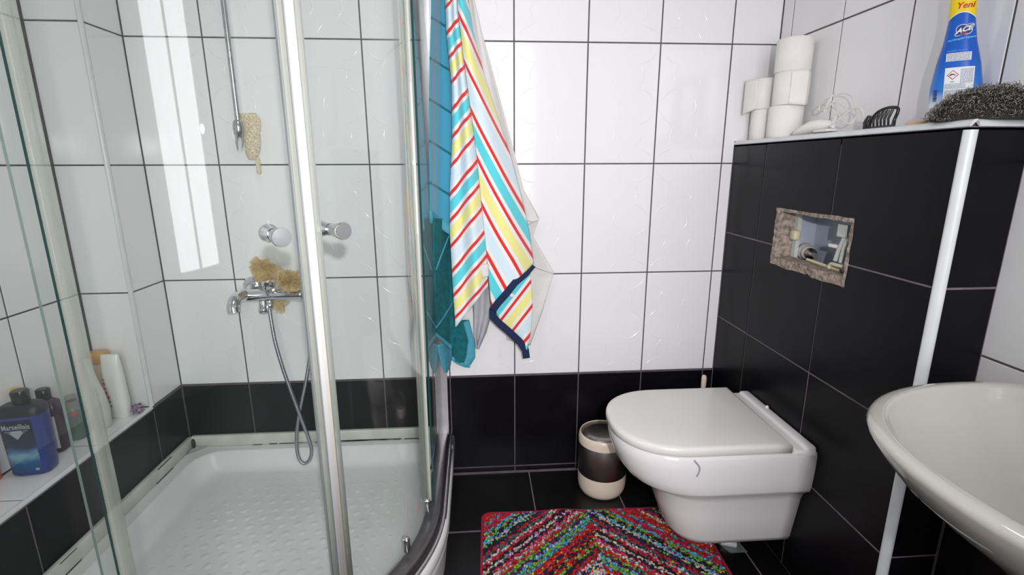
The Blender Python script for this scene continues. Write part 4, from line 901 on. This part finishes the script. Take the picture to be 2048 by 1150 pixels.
while y < RL-.006:
    x = -RW+.008
    while x < RW-.006:
        u = x+rnd.uniform(-.0022, .0022); v = y+rnd.uniform(-.0022, .0022)
        if not (abs(u) > RW-.024 and abs(v) > RL-.024 and math.hypot(abs(u)-RW+.024, abs(v)-RL+.024) > .020):
            tpar = (abs(u)*.93+abs(v))*70+rnd.gauss(0, .32)+.5*noise.noise(Vector((u*14, v*14, 3)))
            i = int(tpar) % 80; pair = order[(i + (13 if u > 0 else 0)) % 80]; nm = pair[0] if rnd.random() < .76 else pair[1]
            if rnd.random() < .06: nm = rnd.choice(list(PAL))
            c = srgb(*[min(255, max(0, q*rnd.uniform(.72, 1.02))) for q in PAL[nm]])
            o_ = rp(u, v, .0075+rnd.uniform(0, .006)); a = (math.atan2(1, .93) if u*v < 0 else -math.atan2(1, .93))+rnd.uniform(-.6, .6); ca_, sa_ = math.cos(a), math.sin(a)
            r1, r2, r3 = .0062*rnd.uniform(.8, 1.25), .0040*rnd.uniform(.8, 1.2), .0050
            b.add([o_+Vector((q.x*r1*ca_-q.y*r2*sa_, q.x*r1*sa_+q.y*r2*ca_, q.z*r3)) for q in ico], icof, True); cols += [c]*12
        x += step
    y += step*.86
b.at['col'] = ('FLOAT_COLOR', cols); tag(b.build('yarn_loops', M['yarn'], rug, fix=False), 'looped multicoloured yarn pile', kind='stuff')
# small white dispenser piece on the floor under the toilet
pb = thing('plastic_lid', 'small white plastic piece on clear wrapper under the toilet', 'plastic lid', (.80, -.462, 0))
B().add([(.765, -.447, .0015), (.803, -.415, .004), (.840, -.455, .003), (.848, -.5005, .0015), (.790, -.500, .0015), (.765, -.447, .0008), (.803, -.415, .0008), (.840, -.455, .0008), (.848, -.5005, .0008), (.790, -.500, .0008)], [(0, 1, 2, 3, 4), (5, 6, 7, 8, 9)]).build('clear_wrapper', M['clear_plastic'], pb)
B().rbox((.778, -.476, .0020), (.828, -.440, .018), .004, 2, Matrix.Rotation(math.radians(-20), 3, 'Z')).build('white_block', mat('pale_block', (.5, .5, .52, 1), .4), pb)

# ------------------------------------------------------------------ washbasin
sk = thing('washbasin', 'ivory ceramic washbasin on pedestal at the right wall', 'washbasin', (.85, -1.325, 0))
SX, SY, SA, SB, SAB = .855, -1.325, .307, .284, .255
def sring(ins, z, k=64, backin=0.0, n=2.3):
    P = []
    for i in range(k):
        t = 2*math.pi*i/k; c, s = math.cos(t), math.sin(t)
        ax = (SA-ins) if c < 0 else (SAB-ins-backin)
        x = SX+ax*math.copysign(abs(c)**(2/n), c); y = SY+(SB-ins)*math.copysign(abs(s)**(2/n), s)
        P.append(Vector((min(x, XR-.004), y, z)))
    return P
b = B()
b.loft([sring(.225, .610), sring(.205, .618), sring(.180, .648), sring(.148, .680), sring(.110, .710), sring(.072, .740), sring(.038, .770), sring(.014, .800), sring(.002, .819), sring(0, .826), sring(.003, .832), sring(.009, .8355), sring(.018, .8362), sring(.023, .8350, backin=.03), sring(.0255, .831, backin=.055), sring(.028, .820, backin=.06), sring(.046, .800, backin=.065), sring(.070, .765, backin=.07), sring(.105, .735, backin=.07), sring(.150, .716, backin=.07), sring(.200, .707, backin=.05), sring(.255, .704, backin=-.02)], True, True)
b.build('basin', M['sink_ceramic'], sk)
B().lathe([(.030, 0), (.030, .003), (.020, .004), (.018, .001), (0, .001)], (SX-.01, SY, .7045), (0, 0, 1), 24).build('drain', M['chrome'], sk)
b = B(); b.loft([super_ring(SX+.06, SY, z, a, c, 2.3, 36) for z, a, c in ((0, .10, .095), (.02, .098, .092), (.10, .082, .076), (.35, .075, .070), (.52, .080, .078), (.64, .100, .095))]); b.build('pedestal', M['sink_ceramic'], sk)
b = B(); b.lathe([(.024, 0), (.022, .01), (.020, .07), (.018, .085), (0, .09)], (XR-.075, SY, .836), (0, 0, 1), 24); b.tube(catmull([(XR-.075, SY, .885), (XR-.13, SY, .905), (XR-.19, SY, .895)], 6), .011, 12); b.tube([(XR-.075, SY, .92), (XR-.06, SY, .94), (XR-.02, SY, .965)], .007, 10); b.build('tap', M['chrome'], sk)
b = B(); b.rbox((XR-.10, SY-.08, .815), (XR-.004, SY+.08, .836), .004); b.build('tap_deck', M['sink_ceramic'], sk)

# ------------------------------------------------------------------ shelf things
ZS = ZA+.003
def roll(label, cx, cy, z, r, h, flap=None, rot=0.0):
    t = thing('toilet_roll', label, 'toilet roll', (cx, cy, z), 'toilet rolls stacked on the shelf')
    b = B(); n = 44; rnd = random.Random(int(cx*1000)+int(z*1000))
    wob = [1+.012*noise.noise(Vector((math.cos(2*math.pi*i/n)*2, math.sin(2*math.pi*i/n)*2, z*9))) for i in range(n)]
    def ring(rad, zz, w=True): return [Vector((cx+rad*(wob[i] if w else 1)*math.cos(2*math.pi*i/n+rot), cy+rad*(wob[i] if w else 1)*math.sin(2*math.pi*i/n+rot), zz)) for i in range(n)]
    b.loft([ring(.021, z+.002, False), ring(r-.003, z), ring(r, z+.003), ring(r*1.004, z+h*.5), ring(r, z+h-.003), ring(r-.003, z+h), ring(.021, z+h-.001, False), ring(.0205, z+h*.5, False), ring(.021, z+.002, False)], False, False)
    b.build('paper', M['paper'], t)
    B().lathe([(.0205, .003), (.0205, h-.003), (.019, h-.003), (.019, .003)], (cx, cy, z), (0, 0, 1), 24, False, False).build('core', M['card'], t)
    if flap:
        a0, a1, out, drop = flap
        f = B(); f.grid(lambda u, v: Vector((cx+(r*1.012+out*u*u)*math.cos(a0+(a1-a0)*u), cy+(r*1.012+out*u*u)*math.sin(a0+(a1-a0)*u), z+h*(1-v)-drop*u*v)), 14, 10)
        o = f.build('loose_sheet', M['paper'], t, fix=False); md = o.modifiers.new('thickness', 'SOLIDIFY'); md.thickness = .0008
    return t
RR = .0505; rx = XB+.012+RR+.004
ya, yb = -.066, -.186; RH = .098
roll('toilet roll under the left toilet roll stack, nearest the back wall', rx, ya-.004, ZS, RR-.002, RH)
roll('toilet roll with a loose sheet hanging to the left', rx-.004, ya, ZS+RH, RR, RH, (math.radians(200), math.radians(150), .020, .012))
roll('bottom roll of the taller toilet roll stack', rx-.002, yb, ZS, RR, RH)
roll('middle roll of the taller toilet roll stack with a loose end', rx, yb-.010, ZS+RH, RR, RH, (math.radians(235), math.radians(290), .006, .004))
roll('topmost toilet roll of the taller stack', rx-.001, yb-.006, ZS+2*RH, RR+.001, RH)
# white handheld appliance with cord
ap = thing('charger', 'white handheld appliance with tangled white cord beside the toilet rolls', 'appliance', (XB+.04, -.36, ZS))
A0 = Vector((XB+.030, -.300, ZS)); A1 = Vector((XB+.055, -.430, ZS+.018)); ad = (A1-A0)
def asec(t, w, h):
    c = A0+ad*t; d = ad.normalized(); s = Vector((-d.y, d.x, 0)).normalized(); return [c+s*(w*math.cos(2*math.pi*i/20))+Vector((0, 0, max(h*math.sin(2*math.pi*i/20)+h*.8, -c.z+ZS+.0005))) for i in range(20)]
B().loft([asec(0, .006, .005), asec(.06, .013, .009), asec(.25, .020, .014), asec(.5, .023, .018), asec(.75, .020, .016), asec(.92, .012, .011), asec(1.0, .008, .008)]).build('body', M['white_plastic'], ap)
B().cyl(A1+Vector((0, 0, .0)), A1+Vector((0, -.012, .030)), .007, .004).build('strain_relief', M['white_plastic'], ap)
B().rbox((XB+.020, -.470, ZS), (XB+.060, -.400, ZS+.004), .0015).build('dark_base', M['black_plastic'], ap)
B().rbox((XB+.022, -.455, ZS+.003), (XB+.056, -.395, ZS+.012), .004).build('plug_body', M['white_plastic'], ap)
cord = [at(1652, 212, X=XB+.06), at(1648, 222, X=XB+.05), at(1660, 200, X=XB+.06), at(1668, 190, X=XB+.07), at(1690, 187, X=XB+.08), at(1706, 196, X=XB+.08), at(1711, 215, X=XB+.075), at(1711, 236, X=XB+.06), at(1700, 247, X=XB+.05), at(1684, 240, X=XB+.045), at(1676, 222, X=XB+.05), at(1668, 205, X=XB+.06), at(1655, 203, X=XB+.06), at(1640, 212, X=XB+.06), at(1640, 222, X=XB+.055), at(1655, 215, X=XB+.05), at(1672, 204, X=XB+.055), at(1690, 214, X=XB+.06), at(1694, 224, X=XB+.055)]
B().tube(catmull(cord, 10), .0022, 8).build('cord', M['cable'], ap)
cord2 = [at(1660, 252, X=XB+.03), at(1676, 240, X=XB+.035), at(1693, 226, X=XB+.04), at(1708, 216, X=XB+.045), at(1722, 218, X=XB+.05), at(1728, 232, X=XB+.05), at(1726, 246, X=XB+.045)]
B().tube(catmull(cord2, 10), .0022, 8).build('cord', M['cable'], ap)
# black claw clip
cl = thing('claw_clip', 'black plastic hair claw clip on the shelf', 'hair clip', (XB+.05, -.61, ZS))
CX = XB+.045
arch = catmull([(CX, -.580, ZS+.004), (CX-.002, -.585, ZS+.022), (CX, -.600, ZS+.040), (CX+.004, -.625, ZS+.048), (CX+.006, -.650, ZS+.045), (CX+.006, -.654, ZS+.036), (CX+.004, -.650, ZS+.018), (CX, -.652, ZS+.003)], 8)
B().tube(arch, .0036, 8).build('frame', M['black_plastic'], cl)
for yy in (-.594, -.606, -.617, -.628, -.640): B().tube([(CX+.002, yy-.003, ZS+.043 if yy < -.60 else ZS+.036), (CX-.003, yy, ZS+.022), (CX+.001, yy+.001, ZS+.002)], lambda t: .0036-.0012*t, 6).build('tooth', M['black_plastic'], cl)
for yy in (-.568, -.573): B().tube([(CX+.002, yy-.002, ZS+.034), (CX-.004, yy, ZS+.018), (CX, yy+.004, ZS+.002)], lambda t: .004-.001*abs(t-.5), 6).build('tooth', M['black_plastic'], cl)
B().tube([(CX, -.566, ZS+.004), (CX, -.652, ZS+.004)], .004, 8).build('spine', M['black_plastic'], cl)
# orange soap sliver
sp_ = at(1832, 241, X=XB+.05); so = B(); so.rbox((XB+.030, -.745, ZS), (XB+.075, -.705, ZS+.009), .003); tag(so.build('soap_bar', mat('peach_soap', srgb(225, 180, 140), .5), org=(XB+.05, -.725, ZS)), 'thin peach soap bar lying between hair clip and spray bottle', 'soap')
# blue spray cleaner
def spray():
    cx, cy = XR-.044, -.768; rot = math.radians(90); t = thing('spray_bottle', 'blue cleaning spray bottle with yellow neck on the shelf', 'bottle', (cx, cy, ZS))
    # wide axis turned to face the room
    ang = math.radians(-43)
    prof = [(0, .038, .026), (.004, .0425, .030), (.03, .0440, .031), (.075, .0425, .030), (.12, .0360, .027), (.160, .0272, .0228), (.200, .0218, .0195), (.24, .0212, .019), (.272, .0205, .018), (.280, .015, .015), (.292, .014, .014)]
    tx, ty = -.073*.8, .068*.8
    k = 48
    mm = grad_mat('blue_white_bottle', [(0, srgb(222, 226, 228)), (.30, srgb(215, 224, 232)), (.50, srgb(40, 120, 205)), (1, srgb(10, 88, 190))], .0, .13, .28)
    B().loft([super_ring(cx+tx*z, cy+ty*z, ZS+z, a, b_, 2.4, k, ang) for z, a, b_ in prof]).build('body', mm, t)
    def dims(tt):
        for (z0, a0, b0), (z1, a1, b1) in zip(prof, prof[1:]):
            if tt <= z1: q = (tt-z0)/(z1-z0); return a0+(a1-a0)*q, b0+(b1-b0)*q
        return prof[-1][1:]
    def surf(s, tt, e=.0005):
        a, b_ = dims(tt); a += e; b_ += e; s = max(-a*.98, min(a*.98, s)); y = -b_*max(0, 1-abs(s/a)**2.4)**(1/2.4)
        return Vector((cx+tx*tt+s*math.cos(ang)-y*math.sin(ang), cy+ty*tt+s*math.sin(ang)+y*math.cos(ang), ZS+tt))
    # yellow sleeve on the neck with an arched lower edge
    vs, fs = [], []
    for i in range(25):
        s = -.0212+.0424*i/24; lo = .204+.012*(1-(s/.0212)**2)
        for j in range(9): vs.append((s, lo+(.268-lo)*j/8))
    for i in range(24):
        for j in range(8): fs.append((i*9+j, (i+1)*9+j, (i+1)*9+j+1, i*9+j+1))
    decal('neck_label', M['print_yellow'], t, vs, fs, lambda s, q: surf(s, q, .0008))
    vs, fs = [], []
    for i in range(25):
        s = -.0212+.0424*i/24; lo = .2025+.012*(1-(s/.0212)**2)
        vs += [(s, lo), (s, lo+.002)]
    decal('neck_line', M['print_white'], t, vs, [(2*i, 2*i+2, 2*i+3, 2*i+1) for i in range(24)], lambda s, q: surf(s, q, .0010))
    def put(body, size, s, q, m, shear=.0, bold=0., e=.0014, slope=0.0):
        vs, fs = text_mesh(body, size, shear, bold); decal('lettering', m, t, [(v.x+s, v.y+q+slope*v.x) for v in vs], fs, lambda a, b2: surf(a, b2, e))
    put('Yeni', .0158, .003, .2275, M['print_red'], .25, .0003)
    # emblem: white-edged navy blobs with the name across
    def blob(s, q, rx_, ry_, rt, m, e):
        vs = [(s, q)]+[(s+rx_*math.cos(i*math.pi/12)*math.cos(rt)-ry_*math.sin(i*math.pi/12)*math.sin(rt), q+rx_*math.cos(i*math.pi/12)*math.sin(rt)+ry_*math.sin(i*math.pi/12)*math.cos(rt)) for i in range(24)]
        decal('emblem', m, t, vs, [(0, 1+i, 1+(i+1) % 24) for i in range(24)], lambda a, b2: surf(a, b2, e))
    sl = .35
    for g, m, e in ((.0012, M['print_white'], .0009), (0, M['print_navy'], .0012)):
        blob(.001, .1835, .0085+g, .0075+g, .3, m, e); blob(.009, .1800, .0075+g, .0068+g, .3, m, e); blob(.005, .1815, .0165+g, .0052+g, .62, m, e+.0001)
    put('ACE', .0125, .004, .1815, M['print_white'], .3, .0005, .0018, .28)
    put('MAX', .0048, .004, .1738, M['print_red'], .2, .0002, .0018, .2)
    put('Ayrılmayan beyazlar', .0056, .003, .1655, M['print_cyan'], .1, .0001, .0010, .12)
    put('KULLANMA TALIMATI', .0032, -.004, .1425, M['print_cyan'], 0, 0, .0010)
    vs, fs = rect(-.020, .1225, .0195, .1385, 12, 2); decal('panel', M['print_white'], t, vs, fs, lambda a, b2: surf(a, b2, .0008))
    vs, fs = rect(-.020, .018, .0265, .110, 14, 8); decal('panel', M['print_white'], t, vs, fs, lambda a, b2: surf(a, b2, .0008))
    rnd = random.Random(9)
    def lines(s0, s1, q0, q1, step, m, h):
        vs, fs = [], []; q = q1
        while q > q0:
            s = s0
            while s < s1-.001:
                w = min(rnd.uniform(.0015, .005), s1-s); n0 = len(vs); r_, f_ = rect(s, q-h, s+w, q, 2); vs += r_; fs += [tuple(i+n0 for i in f) for f in f_]; s += w+.0007
            q -= step
        decal('small_print', m, t, vs, fs, lambda a, b2: surf(a, b2, .0011))
    lines(-.0185, .018, .1245, .1372, .0030, M['print_grey'], .0015)
    lines(.005, .025, .080, .1065, .0022, M['print_grey'], .0011)
    lines(-.0185, .025, .052, .066, .0024, M['print_grey'], .0012); lines(-.0185, .025, .022, .048, .0021, M['print_navy'], .0011); lines(-.0185, .014, .070, .078, .0026, M['print_grey'], .0012)
    # hazard diamond with corrosion pictogram
    def diamond(r, m, e): decal('hazard_sign', m, t, [(-.007, .0955), (-.007+r, .0955), (-.007, .0955+r), (-.007-r, .0955), (-.007, .0955-r)], [(0, 1, 2), (0, 2, 3), (0, 3, 4), (0, 4, 1)], lambda a, b2: surf(a, b2, e))
    diamond(.0095, M['print_red'], .0012); diamond(.0078, M['print_white'], .0015)
    vs, fs = [(-.0125, .0955), (-.0095, .0980), (-.0060, .0975), (-.0025, .0955), (-.0030, .0940), (-.0065, .0958), (-.0095, .0948), (-.0120, .0935)], [(0, 7, 6, 1), (1, 6, 5, 2), (2, 5, 4, 3)]; decal('hazard_sign', M['print_black'], t, vs, fs, lambda a, b2: surf(a, b2, .0018))
    vs, fs = rect(-.0100, .0815, -.0045, .0830, 3); decal('print', M['print_green'], t, vs, fs, lambda a, b2: surf(a, b2, .0012))
    vs, fs = [], []
    for i in range(9): r_, f_ = rect(-.036, .046+.0026*i, -.030, .0474+.0026*i+.0004*(i % 3), 2); n0 = len(vs); vs += r_; fs += [tuple(j+n0 for j in f) for f in f_]
    decal('barcode', M['print_navy'], t, vs, fs, lambda a, b2: surf(a, b2, .0010))
    # trigger head above
    d = Vector((math.sin(ang), -math.cos(ang), 0)); d = Vector((math.cos(ang), math.sin(ang), 0))
    h = B(); h.cyl((cx, cy, ZS+.278), (cx, cy, ZS+.300), .017); c = Vector((cx, cy, ZS+.315))
    h.rbox(c-Vector((.014, .036, .016)), c+Vector((.014, .036, .016)), .005, 2, Matrix.Rotation(ang+math.pi/2, 3, 'Z')); h.build('spray_head', M['white_plastic'], t)
    B().tube(catmull([c-d*.022+Vector((0, 0, -.012)), c-d*.034+Vector((0, 0, -.030)), c-d*.030+Vector((0, 0, -.052))], 5), .005, 8).build('trigger', flat('trigger_blue', (30, 90, 190)), t)
spray()
# steel wool
def wool():
    c = Vector((XB+.066, -.890+.015, ZS)); t = thing('steel_wool', 'big dark steel wool scourer at the near end of the shelf', 'scourer', c); rnd = random.Random(11)
    ra, rb, rc = .036, .088, .060
    c = Vector((.980, -.868, ZS)); wr_ = Matrix.Rotation(math.radians(47), 3, 'Z')
    def hgt(u, a): return 1+.16*noise.noise(Vector((math.cos(a)*1.7, math.sin(a)*1.7, u*2.2)))
    b = B(); rings = []
    for k in range(9):
        ph = math.pi/2*k/8; rings.append([c+wr_ @ Vector((ra*.9*math.cos(ph)*math.cos(2*math.pi*i/24)*hgt(ph, 2*math.pi*i/24), rb*.9*math.cos(ph)*math.sin(2*math.pi*i/24)*hgt(ph, 2*math.pi*i/24), rc*.9*math.sin(ph)*hgt(ph, 2*math.pi*i/24))) for i in range(24)])
    b.loft(rings); b.build('core', M['steel_core'], t)
    b = B()
    for k in range(1000):
        a = rnd.uniform(0, 2*math.pi); ph = math.asin(rnd.random()**.8); g = hgt(ph, a)*rnd.uniform(.90, 1.03)
        p = c+wr_ @ Vector((ra*math.cos(ph)*math.cos(a)*g, rb*math.cos(ph)*math.sin(a)*g, max(.003, rc*math.sin(ph)*g))); r = rnd.uniform(.0018, .0048)
        u = Vector((rnd.gauss(0, 1), rnd.gauss(0, 1), rnd.gauss(0, 1))).normalized(); w = u.orthogonal().normalized(); x = u.cross(w); f0 = rnd.uniform(0, 6)
        pts = [p+(w*math.cos(f0+q*.75)+x*math.sin(f0+q*.75))*r+u*(q-6)*.0010 for q in range(13)]
        for q in pts: q.z = max(q.z, ZS+.001)
        b.tube(pts, .00050, 3, caps=False)
    tag(b.build('wire_curls', M['steel_wool'], t, fix=False), 'curled shiny steel wire', kind='stuff')
wool()
# ceiling lamp that lights the room
lamp = thing('ceiling_lamp', 'round white ceiling lamp over the middle of the bathroom', 'lamp', (-.20, -.95, ZTOP))
B().lathe([(.19, 0), (.20, -.010), (.20, -.035), (.19, -.040)], (-.20, -.95, ZTOP), (0, 0, 1), 40).build('lamp_base', M['white_plastic'], lamp)
B().lathe([(.200, -.030), (.204, -.036), (.204, -.062), (.200, -.064), (.196, -.062), (.196, -.040)], (-.20, -.95, ZTOP), (0, 0, 1), 40, False, False).build('lamp_ring', M['chrome'], lamp)
